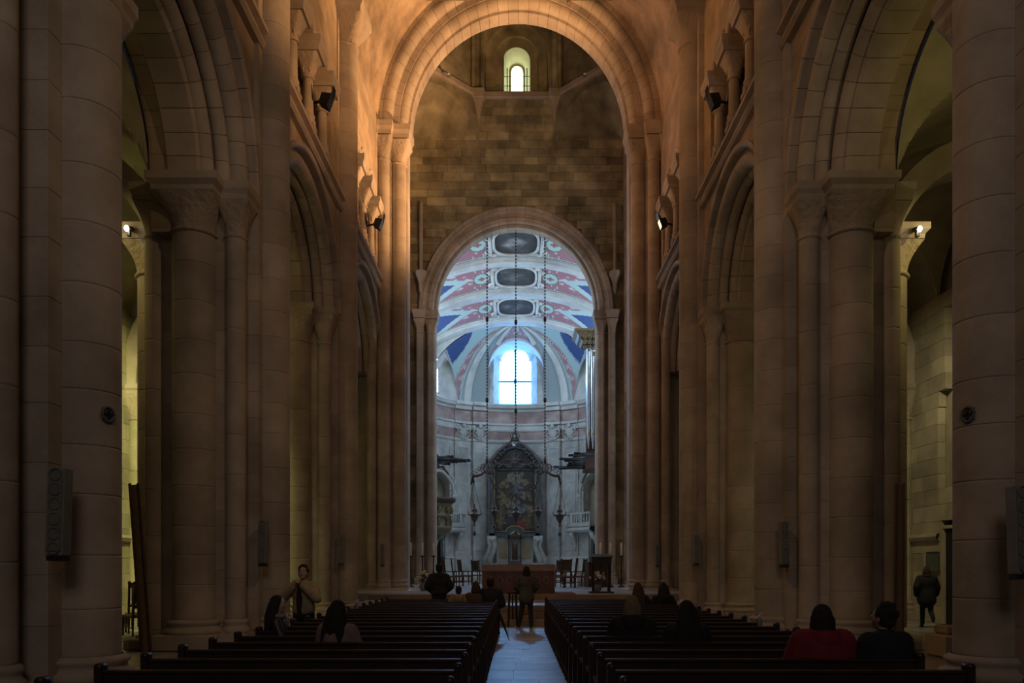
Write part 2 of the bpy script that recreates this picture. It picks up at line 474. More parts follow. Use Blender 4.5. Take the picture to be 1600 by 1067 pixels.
# ------------------------------------------------------------------ arcade arches
def wedge_x(R0, R1, x0, x1, da, c=.008, seg=2):
    """voussoir about angle 0 = straight up, arch plane YZ"""
    mb = MB(); rows = []
    for rr, k in ((R0, c), (R0, 0), (R1, 0)):
        pass
    pts = []
    for i in range(seg + 1):
        a = -da / 2 + da * i / seg; a *= 1 - .012 / (da * R0)
        pts.append((sin(a), cos(a)))
    ringf = []
    for (sy, cz) in pts:
        ringf.append([(x0 + c, sy * R0, cz * R0), (x1 - c, sy * R0, cz * R0), (x1, sy * (R0 + c), cz * (R0 + c)), (x1, sy * R1, cz * R1), (x0, sy * R1, cz * R1), (x0, sy * (R0 + c), cz * (R0 + c))])
    mb.strip(ringf, smooth=False, closed=True)
    mb.add(ringf[0], [tuple(range(6))]); mb.add(ringf[-1], [tuple(range(5, -1, -1))])
    return mb

def roll_x(R, r, x, da, seg=3, n=10):
    mb = MB(); rows = []
    for i in range(seg + 1):
        a = (-da / 2 + da * i / seg) * (1 - .010 / (da * R))
        rows.append([(x + r * cos(2 * pi * k / n), sin(a) * (R + r * sin(2 * pi * k / n)), cos(a) * (R + r * sin(2 * pi * k / n))) for k in range(n)])
    mb.strip(rows, smooth=True, closed=True)
    mb.add(rows[0], [tuple(range(n))]); mb.add(rows[-1], [tuple(range(n - 1, -1, -1))])
    return mb

def ring_of(parent, me_fn, key, n, mat, axis='X', name='voussoir', total=pi):
    da = total / n
    me = cached((name, key, n), lambda: me_fn(da))
    for i in range(n):
        a = -total / 2 + da * (i + .5)
        ob(name, me, mat, parent, (0, 0, 0), (-a, 0, 0) if axis == 'X' else (0, a, 0))

for s in (-1, 1):
    for i in range(3):
        yc = (PY[i + 1] + (PY[i + 2] if i < 2 else 31.0)) / 2
        if i == 2: yc = 27.35
        a = empty('arch', (XC + s * 6.2, yc, SPR)); structure(a, f'{NEAR[i+1]} round stone arcade arch on the {"left" if s < 0 else "right"} side of the nave')
        X = lambda d: s * (d - 6.2)
        lo, hi = sorted((X(6.28), X(6.95)))
        ring_of(a, lambda da: wedge_x(2.18, 2.62, lo, hi, da, .05), ('in', s), 17, 'stone')
        ring_of(a, lambda da: roll_x(2.42, .17, X(6.26), da), ('r1', s), 17, 'stone')
        ring_of(a, lambda da: roll_x(2.60, .15, X(5.98), da), ('r3', s), 17, 'stone')
        lo2, hi2 = sorted((X(5.62), X(6.4)))
        ring_of(a, lambda da: wedge_x(2.62, 3.0, lo2, hi2, da, .03), ('mid', s), 19, 'stone')
        ring_of(a, lambda da: roll_x(2.74, .19, X(5.72), da), ('r2', s), 19, 'stone')
        lo3, hi3 = sorted((X(5.40), X(5.75)))
        ring_of(a, lambda da: wedge_x(2.98, 3.12, lo3, hi3, da, .03), ('hood', s), 19, 'stone')

# ------------------------------------------------------------------ nave walls above the arcade, triforium
TC = [1.2, 2.68, 4.16, 5.66]
def nave_wall(s):
    root = empty('wall_left' if s < 0 else 'wall_right', (XC, 0, 0))
    structure(root, f'{"left" if s < 0 else "right"} nave wall with string course, triforium and clerestory')
    d0, d1 = 5.52, 7.25
    front = MB()
    def col_strip(ys, zb, zt, dd=d0, depth=.9):
        rf0 = [(s * dd, y, zb(y)) for y in ys]; rf1 = [(s * dd, y, zt(y)) for y in ys]
        front.strip([rf0, rf1], smooth=False)
        front.strip([rf0, [(s * (dd + depth), y, zb(y)) for y in ys]], smooth=False)
    for b in range(4):
        y0 = PY[b]; y1 = PY[b + 1] if b < 3 else 31.0
        yc = (y0 + y1) / 2
        ys = [y0 + (y1 - y0) * k / 96 for k in range(97)]
        col_strip(ys, lambda y: SPR + (sqrt(max(0, 3.04 ** 2 - (y - yc) ** 2)) if abs(y - yc) < 3.04 else 0), lambda y: 12.42)
        # wall over the triforium arches
        def tz(y):
            o = y - y0
            for k in range(3):
                c = (TC[k] + TC[k + 1]) / 2; r = (TC[k + 1] - TC[k]) / 2 - .16
                if abs(o - c) < r: return 15.62 + sqrt(r * r - (o - c) ** 2)
            return 15.62
        ys = [y0 + (y1 - y0) * k / 160 for k in range(161)]
        col_strip(ys, tz, lambda y: VSP + .1, depth=.6)
        for ya, yb in ((y0, y0 + .95), (y1 - 1.4, y1)):
            front.box(s * d0, s * d1, ya, yb, 13.3, 15.63)
    ob('masonry', front, 'stone_plain', root)
    back = MB()
    back.box(s * d1, s * (d1 + .3), 1, 31, 12.3, 24.5); back.box(s * 5.6, s * d1, 1, 31, 12.2, 12.7)
    for b in range(4):                      # aisle face of the wall, open under each arch
        y0 = PY[b]; y1 = PY[b + 1] if b < 3 else 31.0
        yc = (y0 + y1) / 2; ys = [y0 + (y1 - y0) * k / 60 for k in range(61)]
        zb = lambda y: SPR + (sqrt(max(0, 2.3 ** 2 - (y - yc) ** 2)) if abs(y - yc) < 2.3 else -1.0)
        for dd in (6.9, 7.28):
            back.strip([[(s * dd, y, zb(y)) for y in ys], [(s * dd, y, 12.4) for y in ys]], smooth=False)
        back.strip([[(s * 6.9, y, zb(y)) for y in ys], [(s * 7.28, y, zb(y)) for y in ys]], smooth=False)
    ob('passage', back, 'stone_plain', root)
    sc = MB()
    prof = [(5.6, 12.36), (5.40, 12.40), (5.34, 12.48), (5.36, 12.56), (5.42, 12.60), (5.42, 12.70), (5.30, 12.74), (5.30, 12.84), (5.6, 12.92)]
    sc.strip([[(s * d, y, z) for d, z in prof] for y in (1.0, 31.0)], smooth=False)
    ob('string_course', sc, 'stone', root)
    pp = MB(); pp.box(s * 5.55, s * 6.1, 1, 31, 12.84, 13.32); ob('parapet', pp, 'stone_plain', root)
    # triforium colonnettes
    for b in (1, 2, 3):
        y0 = PY[b]
        for k, o in enumerate(TC):
            if b == 1 and k < 2: pass
            cx, cy = s * 5.70, y0 + o
            c = ob('triforium_column', MBtri(), 'stone', root, (cx, cy, 13.32))
            ob('capital', cached(('capital', 'tri'), lambda: capital_mb(.155, .31, .31, .5, lobes=6)), 'carved', c, (0, 0, 1.42))
            ob('abacus', cached(('abacus', 'tri'), lambda: abacus_mb(.42, .40, .38)), 'stone', c, (0, 0, 1.92))
            # ring moulding of each little arch
        for k in range(3):
            c = (TC[k] + TC[k + 1]) / 2; r = (TC[k + 1] - TC[k]) / 2 - .16
            me = cached(('triforium_arch', s, round(r, 3)), lambda: MB().tube([(0, -(r + .08) * cos(pi * t / 16), (r + .08) * sin(pi * t / 16)) for t in range(17)], .085, 8))
            ob('triforium_arch', me, 'stone', root, (s * 5.52, y0 + c, 15.62))
    return root
def MBtri():
    def f():
        m = base_mb(.15, True, .12)
        m.lathe([(.15, .38), (.14, .8), (.135, 1.42)], 14, cap=False)
        return m
    return cached(('triforium_column', 0), f)
for s in (-1, 1): nave_wall(s)

# vault with transverse arches
vb = MB()
rows = []
for k in range(41):
    a = pi * k / 40
    rows.append([(XC + 5.55 * cos(a), y, VSP + 5.55 * 1.12 * sin(a)) for y in (1.0, 8, 15, 22, 31.2)])
vb.strip(rows)
ceil = ob('ceiling', vb, 'plaster'); structure(ceil, 'plastered barrel vault over the nave lit orange')
for Y in PY[1:]:
    t = empty('transverse_arch', (XC, Y, VSP)); structure(t, None)
    tb = MB()
    prev = []
    for k in range(33):
        a = pi * k / 32
        prev.append([(R * cos(a), yy, 1.12 * R * sin(a)) for R, yy in ((4.95, -.45), (4.95, .45), (5.6, .45), (5.6, -.45))])
    tb.strip(prev, smooth=False, closed=True)
    ob('arch_band', tb, 'stone', t)

# ------------------------------------------------------------------ crossing piers and crossing arch
def wedge_y(R0, R1, y0, y1, da, c=.02, seg=2):
    m = wedge_x(R0, R1, y0, y1, da, c, seg); m.v = [(p[1], p[0], p[2]) for p in m.v]; return m
def roll_y(R, r, y, da):
    m = roll_x(R, r, y, da); m.v = [(p[1], p[0], p[2]) for p in m.v]; return m

for s in (-1, 1):
    root = empty('pillar', (XC - .04 + s * 5.2, 31.0, 0)); structure(root, f'tall {"left" if s < 0 else "right"} pier of the crossing arch')
    X = lambda d: s * (d - 5.2)
    me = cached(('stone', 'xcore', s), lambda: MB().box(X(4.42), X(7.6), -.45, .35, 0, 1, c=.012))
    for z, hh in courses(.7, 18.9, .6): ob('stone', me, 'stone', root, (0, 0, z), None, (1, 1, hh))
    me = cached(('stone', 'xstep', s), lambda: MB().box(X(5.0), X(5.7), -.86, -.4, 0, 1, c=.012))
    for z, hh in courses(.7, 18.9, .6): ob('stone', me, 'stone', root, (0, 0, z), None, (1, 1, hh))
    for d, y, r in ((4.76, -.52, .32), (5.30, -.92, .25), (5.72, -1.1, .18)):
        shaft(root, (s, 'x', d), X(d), y, 1.1, 17.5, r, -pi - .3, .3, 14, .7)
        ob('column_base', cached(('column_base', 'x', r), lambda: base_mb(r)), 'stone', root, (X(d), y, .54))
        sx = r * 1.55
        ob('capital', cached(('capital', 'x', r), lambda: capital_mb(r, sx, sx, .8)), 'carved', root, (X(d), y, 17.55))
        ob('abacus', cached(('abacus', 'x', r), lambda: abacus_mb(sx * 1.06, sx * 1.1, .5)), 'stone', root, (X(d), y, 18.4))
    pl = MB().box(X(4.2), X(6.2), -1.5, .8, .5, .78, c=.03)
    ob('plinth', pl, 'stone', root)
    # shaft with corbel on the east side, seen beside the chancel arch
    c = ob('pilaster', MB().lathe([(.10, 16.8), (.10, 20.4), (.02, 20.6)], 12, c=(X(5.02), 8.76, 0)), 'stone', root)
    cb = MB()
    cb.lathe([(.03, 0), (.10, .15), (.12, .5), (.20, .75), (.30, .95), (.30, 1.15)], 12, c=(X(5.02), 8.72, 15.75))
    ob('corbel', cb, 'stone', root)

xa = empty('crossing_arch', (XC - .04, 31.0, VSP + .05)); xa.scale = (1, 1, 1.12); structure(xa, 'great round arch between nave and crossing')
ring_of(xa, lambda da: wedge_y(4.30, 4.72, -.30, .35, da), 'xin', 34, 'stone', 'Y')
ring_of(xa, lambda da: roll_y(4.66, .26, -.36, da), 'xr1', 34, 'stone', 'Y')
ring_of(xa, lambda da: wedge_y(4.72, 5.22, -.62, .2, da), 'xmid', 36, 'stone', 'Y')
ring_of(xa, lambda da: roll_y(5.20, .24, -.70, da), 'xr2', 36, 'stone', 'Y')
ring_of(xa, lambda da: wedge_y(5.36, 5.75, -.9, -.2, da), 'xout', 38, 'stone', 'Y')
fb = MB()
xs = [-5.9 + 11.8 * k / 80 for k in range(81)]
for yy in (30.8, 31.3):
    fb.strip([[(XC + x, yy, VSP + (1.12 * sqrt(4.7 ** 2 - x * x) if abs(x) < 4.7 else 0)) for x in xs], [(XC + x, yy, 28.0) for x in xs]], smooth=False)
structure(ob('wall_crossing', fb, 'stone_plain'), 'wall over the crossing arch')

# ------------------------------------------------------------------ crossing: east wall, side arches, squinches, lantern
EY = 40.0; CH = 14.9; CR = 4.1; LZ = 26.3
wb = empty('wall_back', (0, EY, 0)); structure(wb, 'east wall of the crossing above the chancel arch')
bk = MB()
xs = [-6.0 + 12.0 * k / 160 for k in range(161)]
hole = lambda x: (CH + 1.07 * sqrt(4.95 ** 2 - (x - XE) ** 2)) if abs(x - XE) < 4.95 else .5
bk.strip([[(x, .04, hole(x)) for x in xs], [(x, .04, LZ) for x in xs]], smooth=False)
bk.strip([[(x, .6, hole(x)) for x in xs], [(x, .6, LZ) for x in xs]], smooth=False)
for s in (-1, 1): bk.box(XE + s * 4.95, s * 6.0, .05, .6, .5, CH)
ob('mortar_bed', bk, 'mortar', wb)
for z, hh in courses(CH, LZ - .35, .43, .12):
    x = -5.7
    while x < 5.7:
        wd = random.uniform(.55, 1.35)
        x2 = min(x + wd, 5.75)
        if x2 - x > .2:
            near = min(abs(x - XE), abs(x2 - XE)) if (x - XE) * (x2 - XE) > 0 else 0
            if near ** 2 + ((z - CH) / 1.07) ** 2 > 4.86 ** 2:
                pr = random.uniform(-.012, .012)
                ob('stone', MB().box(x + .006, x2 - .006, -.03 + pr, .1, z + .006, z + hh - .006, c=.008), 'stone_cross', wb)
        x = x2
for s in (-1, 1):
    for z, hh in courses(1.0, CH, .62):
        me = cached(('stone', 'jamb', s), lambda: MB().box(XE + s * 5.0, s * 5.95, -.03, .1, 0, 1, c=.01))
        ob('stone', me, 'stone_cross', wb, (0, 0, z), None, (1, 1, hh))
st = MB().box(-2.2, 2.2, -.22, .3, LZ - .35, LZ, c=.05); ob('cornice', st, 'stone', wb)
for s in (-1, 1):
    cb = MB(); rows = []
    for z, wx, dy in ((LZ - 2.5, .05, .05), (LZ - 1.8, .12, .12), (LZ - 1.0, .24, .26), (LZ - .45, .36, .40), (LZ - .42, .44, .46), (LZ, .46, .48)):
        rows.append([(s * 2.07 - wx, .1, z), (s * 2.07 - wx * .9, -dy, z), (s * 2.07 + wx * .9, -dy, z), (s * 2.07 + wx, .1, z)])
    cb.strip(rows, smooth=False, closed=True)
    ob('corbel', cb, 'stone', wb)

# chancel arch
ca = empty('chancel_arch', (XE, EY, CH)); ca.scale = (1, 1, 1.07); structure(ca, 'moulded round arch opening into the painted chancel')
ring_of(ca, lambda da: wedge_y(CR, 4.52, -.05, .62, da, .05), 'cin', 30, 'stone', 'Y')
ring_of(ca, lambda da: roll_y(4.42, .17, -.1, da), 'cr1', 30, 'stone', 'Y')
ring_of(ca, lambda da: wedge_y(4.52, 4.80, -.22, .6, da, .05), 'cmid', 32, 'stone', 'Y')
ring_of(ca, lambda da: roll_y(4.76, .10, -.24, da), 'cr2', 32, 'stone', 'Y')
ring_of(ca, lambda da: wedge_y(4.84, 5.02, -.30, .3, da, .02), 'cout', 32, 'stone', 'Y')
for s in (-1, 1):
    root = empty('pillar', (XE + s * 4.6, EY, 0)); structure(root, f'{"left" if s < 0 else "right"} jamb columns of the chancel arch')
    X = lambda d: s * (d - 4.6)
    me = cached(('stone', 'cjamb', s), lambda: MB().box(X(4.18), X(5.3), .1, .62, 0, 1, c=.01))
    for z, hh in courses(.6, CH, .62): ob('stone', me, 'stone', root, (0, 0, z), None, (1, 1, hh))
    for d, y, r in ((4.42, .0, .24), (4.98, -.22, .2)):
        shaft(root, (s, 'c', d), X(d), y, 1.3, 13.75, r, -pi, pi, 16, .75)
        ob('column_base', cached(('column_base', 'x', r), lambda: base_mb(r)), 'stone', root, (X(d), y, .72))
        sx = r * 1.5
        ob('capital', cached(('capital', 'c', r), lambda: capital_mb(r, sx, sx, .62)), 'carved', root, (X(d), y, 13.8))
        ob('abacus', cached(('abacus', 'c', r), lambda: abacus_mb(sx * 1.1, sx * 1.1, .42)), 'stone', root, (X(d), y, 14.46))

# crossing sides with the openings of the transept
for s in (-1, 1):
    sw = MB(); ys = [31.6 + 8.4 * k / 80 for k in range(81)]; yc = 35.8
    zb = lambda y: VSP + sqrt(max(0, 3.6 ** 2 - (y - yc) ** 2)) if abs(y - yc) < 3.6 else .5
    for d in (5.55, 6.9):
        sw.strip([[(s * d, y, zb(y)) for y in ys], [(s * d, y, LZ) for y in ys]], smooth=False)
    sw.strip([[(s * 5.55, y, zb(y)) for y in ys], [(s * 6.9, y, zb(y)) for y in ys]], smooth=False)
    sw.box(s * 14, s * 14.4, 29, 43, 0, 25); sw.box(s * 6.9, s * 14.4, 31.0, 31.4, 9, 25); sw.box(s * 6.9, s * 14.4, 40.2, 40.6, 0, 25); sw.box(s * 6.5, s * 14.4, 31, 40.6, 24.6, 25)
    structure(ob('wall_transept', sw, 'stone_plain'), f'{"left" if s < 0 else "right"} wall of the crossing with the transept beyond')
# squinches across the corners
OC = (0.0, 34.9); OR_ = 5.1; OH = OR_ * math.tan(pi / 8)
for s in (-1, 1):
    for e, yw in ((1, EY), (-1, 31.6)):
        A = Vector((s * OH, OC[1] + e * OR_, 0)); B = Vector((s * 5.5, OC[1] + e * OH, 0)); Cn = Vector((s * 5.5, OC[1] + e * OR_, 0))
        sq = MB(); n = 24; mid = (A + B) / 2; hw = (B - A) / 2; R = hw.length; zs = LZ - .55 - R * .95
        arc = [mid + hw * -cos(pi * k / n) + Vector((0, 0, zs + .95 * R * sin(pi * k / n))) for k in range(n + 1)]
        rows = []
        for q in range(9):
            t = q / 8
            rows.append([p.lerp(Vector((Cn.x, Cn.y, zs - .6)) * 1.0 if False else Vector((Cn.x, Cn.y, zs + (p.z - zs) * .15)), t) for p in arc])
        sq.strip(rows)
        top = [Vector((p.x, p.y, LZ)) for p in arc]
        sq.strip([arc, top], smooth=False)
        nrm = (Cn - mid).normalized() * -.22
        sq.strip([[p + nrm for p in arc], [p + nrm for p in top]], smooth=False); sq.strip([arc, [p + nrm for p in arc]], smooth=False)
        structure(ob('squinch', sq, 'stone_cross'), f'corner squinch under the lantern, {"left" if s < 0 else "right"} {"far" if e > 0 else "near"} corner')
# octagonal drum
ln = empty('lantern', (OC[0], OC[1], LZ)); structure(ln, 'dark octagonal lantern tower over the crossing')
for k in range(8):
    a = k * pi / 4
    R3 = Matrix.Rotation(a - pi / 2, 4, 'Z')      # local +y points outwards
    m = MB()
    if k == 2:                                     # east face with window
        xs = [-OH + 2 * OH * q / 60 for q in range(61)]
        zb = lambda x: (2.0 + sqrt(max(0, 1.62 ** 2 - x * x)) if abs(x) < 1.62 else -.2)
        m.strip([[(x, OR_, zb(x)) for x in xs], [(x, OR_, 8) for x in xs]], smooth=False)
        for r0, r1, y in ((1.62, 1.15, .0), (1.15, .72, .25)):
            arc = lambda r, yy: [(r * cos(pi - pi * q / 24), OR_ + yy, 2.0 + r * sin(pi * q / 24)) for q in range(25)]
            full = lambda r, yy: [(-r, OR_ + yy, -.2)] + arc(r, yy) + [(r, OR_ + yy, -.2)]
            m.strip([full(r0, y), full(r0, y + .25)], smooth=False); m.strip([full(r0, y + .25), full(r1, y + .25)], smooth=False)
        ob('lantern_wall', m, 'stone_cross', ln)
        w2 = MB()
        inner = [(-.70, OR_ + .5, -.2)] + [(.70 * cos(pi - pi * q / 24), OR_ + .5, 2.10 + .70 * sin(pi * q / 24)) for q in range(25)] + [(.70, OR_ + .5, -.2)]
        outer = [(-.42, OR_ + 1.35, -.2)] + [(.42 * cos(pi - pi * q / 24), OR_ + 1.35, 1.98 + .42 * sin(pi * q / 24)) for q in range(25)] + [(.42, OR_ + 1.35, -.2)]
        w2.strip([inner, outer], smooth=True)
        small = [(-.31, OR_ + 1.5, .3)] + [(.31 * cos(pi - pi * q / 24), OR_ + 1.5, 1.98 + .31 * sin(pi * q / 24)) for q in range(25)] + [(.31, OR_ + 1.5, .3)]
        o35 = [(x, OR_ + 1.35, z) for x, y, z in small]
        w2.strip([outer, o35], smooth=False); w2.strip([o35, small], smooth=False)
        w2.add([(-.8, OR_ + .0, -.2), (.8, OR_, -.2), (.42, OR_ + 1.5, -.18), (-.42, OR_ + 1.5, -.18)], [(0, 1, 2, 3)])
        wn = ob('window_1', w2, 'aisle'); wn.location = (OC[0] + .03, OC[1], LZ); structure(wn, 'small round-headed lantern window high above the chancel arch')
        pane = MB(); pane.add(small, [tuple(range(len(small)))]); ob('pane', pane, 'sky_lantern', wn)
        br = MB()
        for z in (1.25, .75): br.tube([(-.7, OR_ + .6, z), (.7, OR_ + .6, z)], .015, 6)
        for x in (-.52, .52): br.tube([(x, OR_ + .62, -.2), (x, OR_ + .62, 1.7)], .03, 6)
        ob('window_bars', br, 'lead', wn)
    else:
        m.add([(-OH, OR_, -.2), (OH, OR_, -.2), (OH, OR_, 8), (-OH, OR_, 8)], [(0, 1, 2, 3)])
        o = ob('lantern_wall', m, 'stone_cross', ln, None, (0, 0, a - pi / 2))
    cs = MB()
    for x, r in ((-OH, .22), (-OH * .86, .1), (OH * .86, .1)): cs.lathe([(r, 0), (r, 7)], 12, c=(x, OR_ - .1, 0), cap=False)
    ob('colonnette', cs, 'stone_cross', ln, None, (0, 0, a - pi / 2))
    cr = MB()
    if k != 2:
        cr.box(-OH - .1, OH + .1, OR_ - .28, OR_ + .3, -.36, 0, c=.06); ob('cornice', cr, 'stone', ln, None, (0, 0, a - pi / 2))
lt = MB(); lt.lathe([(OR_ * 1.1, 7.9), (3.5, 10), (.1, 11)], 8, a0=pi / 8, a1=2 * pi + pi / 8, cap=False); ob('lantern_vault', lt, 'stone_cross', ln)
for px in (701, 914):                               # tiny lamps on the lantern ledge
    p = P(px, 117, 37.6)
    t = empty('ledge_lamp', p); tag(t, f'tiny pale lamp on the lantern ledge, {"left" if px < 800 else "right"} of the small window', 'lamp', 'ledge lamps')
    ob('lamp_housing', MB().box(-.09, .09, -.06, .1, -.08, .0, c=.01), 'greymetal', t); ob('lens', MB().ell((0, -.05, .02), (.09, .05, .06), 10, 6), 'white', t)

# ------------------------------------------------------------------ floors, steps
fl = empty('floor', (0, 0, 0)); structure(fl, 'worn pale stone floor of the church')
ob('ground_slab', MB().box(-14.5, 14.5, -8, 44, -.4, -.012), 'floor', fl)
AX0, AX1 = -.44, .70
for y, dy in courses(1.0, 21.1, .85, .22):
    cuts = [AX0 - .1, random.uniform(-.05, .3), AX1 + .1]
    if random.random() < .35: cuts = [AX0 - .1, random.uniform(-.2, -.05), random.uniform(.25, .45), AX1 + .1]
    for a_, b_ in zip(cuts, cuts[1:]):
        ob('paving_slab', MB().box(a_ + .004, b_ - .004, 0.004, dy - .004, -.05, random.uniform(-.002, .002), c=.003), 'floor', fl, (0, y, 0))
for s in (-1, 1):                                   # flags of the side aisles and the walks beside the pews
    for y, dy in courses(9.0, 27.0, 1.1, .15):
        for x in (3.9, 4.9, 7.9, 9.0, 10.1, 11.1):
            ob('paving_slab', MB().box(.004, .99, .004, dy - .004, -.05, 0, c=.003), 'floor', fl, (s * x - (1.0 if s < 0 else 0), y, 0))
pf = empty('floor_platform', (0, 21.1, 0)); structure(pf, 'raised stone platform of the altar reached by brown steps')
for k in range(3):
    n = 0; x = -4.9
    while x < 5.1:
        wd = min(random.uniform(1.1, 1.7), 5.1 - x)
        if wd > .05: ob('step_slab', MB().box(x + .003, x + wd - .003, .28 * k, 2.2, .18 * k, .18 * k + .18, c=.012), 'step', pf)
        x += wd
ob('platform_floor', MB().box(-4.9, 5.1, .8, 20, .3, .541), 'floor', pf)
ob('platform_step', MB().box(-4.9, 5.1, 4.3, 20, .541, .72, c=.012), 'step', pf)
ob('platform_floor', MB().box(-14, 14, 4.8, 22, .5, .724), 'floor', pf)
for k in range(3):
    ob('chancel_step', MB().box(-6.6, 6.6, 24.5 + .35 * k, 42, .6, .72 + .16 * (k + 1), c=.015), 'chancel_trim', pf)

# ------------------------------------------------------------------ chancel shell
AA, AB, AY = 6.6, 4.85, 57.2                        # plan of the apse: half ellipse
def path_pts(step=.12):
    pts = []
    n = 60
    for k in range(n): pts.append((Vector((XE + AA, 41.3 + (AY - 41.3) * k / n, 0)), Vector((-1, 0, 0))))
    m = 190
    for k in range(m + 1):
        t = pi * k / m
        p = Vector((XE + AA * cos(t), AY + AB * sin(t), 0)); nn = Vector((-cos(t) / AA, -sin(t) / AB, 0)).normalized()
        pts.append((p, nn))
    for k in range(n): pts.append((Vector((XE - AA, AY - (AY - 41.3) * (k + 1) / n, 0)), Vector((1, 0, 0))))
    return pts
PATH = path_pts()
ARC = [0.0]
for i in range(1, len(PATH)): ARC.append(ARC[-1] + (PATH[i][0] - PATH[i - 1][0]).length)
def apse_at(x, off=0.0):
    """point on the apse wall at lateral position x"""
    t = math.acos(max(-1, min(1, (x - XE) / AA)))
    p = Vector((XE + AA * cos(t), AY + AB * sin(t), 0)); nn = Vector((-cos(t) / AA, -sin(t) / AB, 0)).normalized()
    return p + nn * off, nn
def arc_at(x):
    best = min((abs(p[0].x - x), i) for i, p in enumerate(PATH) if p[0].y >= AY - .01)
    return ARC[best[1]]
CF = 1.2
ch = empty('wall_chancel', (0, 0, 0)); structure(ch, 'marble wall of the chancel and curved apse')
TRIB = [arc_at(6.05), arc_at(-6.05)]
def solids(a):
    for t in TRIB:
        u = a - t
        if abs(u) < 1.5:
            top = 7.3 + sqrt(max(0, 1.5 ** 2 - u * u)) * 1.1
            segs = [(4.75, 4.75), (top, 11.6)]
            lo = [(2.4, 4.75)] if abs(u) > .6 else [(4.0 + .25 * sqrt(1 - (u / .62) ** 2), 4.75)]
            return lo[0], (top, 11.6)
    return (2.4, 5.0), (5.0, 11.6)
wm = MB()
for i in range(len(PATH) - 1):
    (p, n1), (q, n2) = PATH[i], PATH[i + 1]
    s1, s2 = solids(ARC[i]), solids(ARC[i + 1])
    for (a0, a1), (b0, b1) in zip(s1, s2):
        wm.add([(p.x, p.y, a0), (q.x, q.y, b0), (q.x, q.y, b1), (p.x, p.y, a1)], [(0, 1, 2, 3)])
        if abs(a0 - 2.4) > .01 or abs(b0 - 2.4) > .01:
            P2, Q2 = p - n1 * .9, q - n2 * .9
            wm.add([(p.x, p.y, a0), (q.x, q.y, b0), (Q2.x, Q2.y, b0), (P2.x, P2.y, a0)], [(0, 1, 2, 3)])
ob('marble_facing', wm, 'chancel', ch)
rec = MB()
rec.strip([[tuple(p - n * .95) [:2] + (z,) for p, n in PATH] for z in (1.0, 11)], smooth=False)
ob('recess_wall', rec, 'aisle', ch)
def sweep(prof, name, mat, i0=0, i1=None, parent=ch):
    m = MB(); pts = PATH[i0:i1]
    m.strip([[(p.x + n.x * o, p.y + n.y * o, z) for o, z in prof] for p, n in pts], smooth=False)
    return ob(name, m, mat, parent)
def door_gap(lo_hi):
    pass
# plinth in front, broken at the two doors
brk = sorted(TRIB)
idx = lambda a: min(range(len(ARC)), key=lambda i: abs(ARC[i] - a))
cuts = [0, idx(brk[0] - .62), idx(brk[0] + .62), idx(brk[1] - .62), idx(brk[1] + .62), len(PATH)]
for a_, b_ in ((0, 1), (2, 3), (4, 5)):
    sweep([(.14, CF - .3), (.14, 2.26), (.22, 2.30), (.22, 2.40), (.12, 2.5), (0, 2.5)], 'plinth', 'chancel_trim', cuts[a_], cuts[b_] + 1)
sweep([(0, 11.6), (.10, 11.62), (.14, 11.74), (.06, 11.84), (.03, 11.86)], 'architrave', 'chancel_trim')
sweep([(.03, 11.86), (.03, 12.5)], 'marble_band', 'chancel_rose')
sweep([(.03, 12.5), (.12, 12.54), (.16, 12.66), (.10, 12.72), (.10, 12.96), (.22, 13.02), (.22, 13.14), (.05, 13.2)], 'entablature', 'chancel_trim')
sweep([(.05, 13.2), (.05, 14.06)], 'marble_frieze', 'chancel_rose')
sweep([(.05, 14.06), (.16, 14.12), (.20, 14.28), (.42, 14.36), (.46, 14.52), (.50, 14.62), (.42, 14.70), (-.3, 14.72)], 'cornice', 'chancel_trim')
def patch(x0, x1, z0, z1, o0, o1, name, mat, parent=ch, n=10, c=.03):
    """slab curved with the apse wall between lateral positions x0 and x1"""
    m = MB(); rows = []
    for k in range(n + 1):
        x = x0 + (x1 - x0) * k / n; p, nn = apse_at(x, 0); tt = Vector((-nn.y, nn.x, 0))
        e = c if k in (0, n) else 0
        A, B = p + nn * o0, p + nn * o1
        rows.append([(A.x, A.y, z0), (B.x, B.y, z0 + c), (B.x, B.y, z1 - c), (A.x, A.y, z1)])
    m.strip(rows, smooth=False)
    m.add(rows[0], [(0, 1, 2, 3)]); m.add(rows[-1], [(3, 2, 1, 0)])
    return ob(name, m, mat, parent)
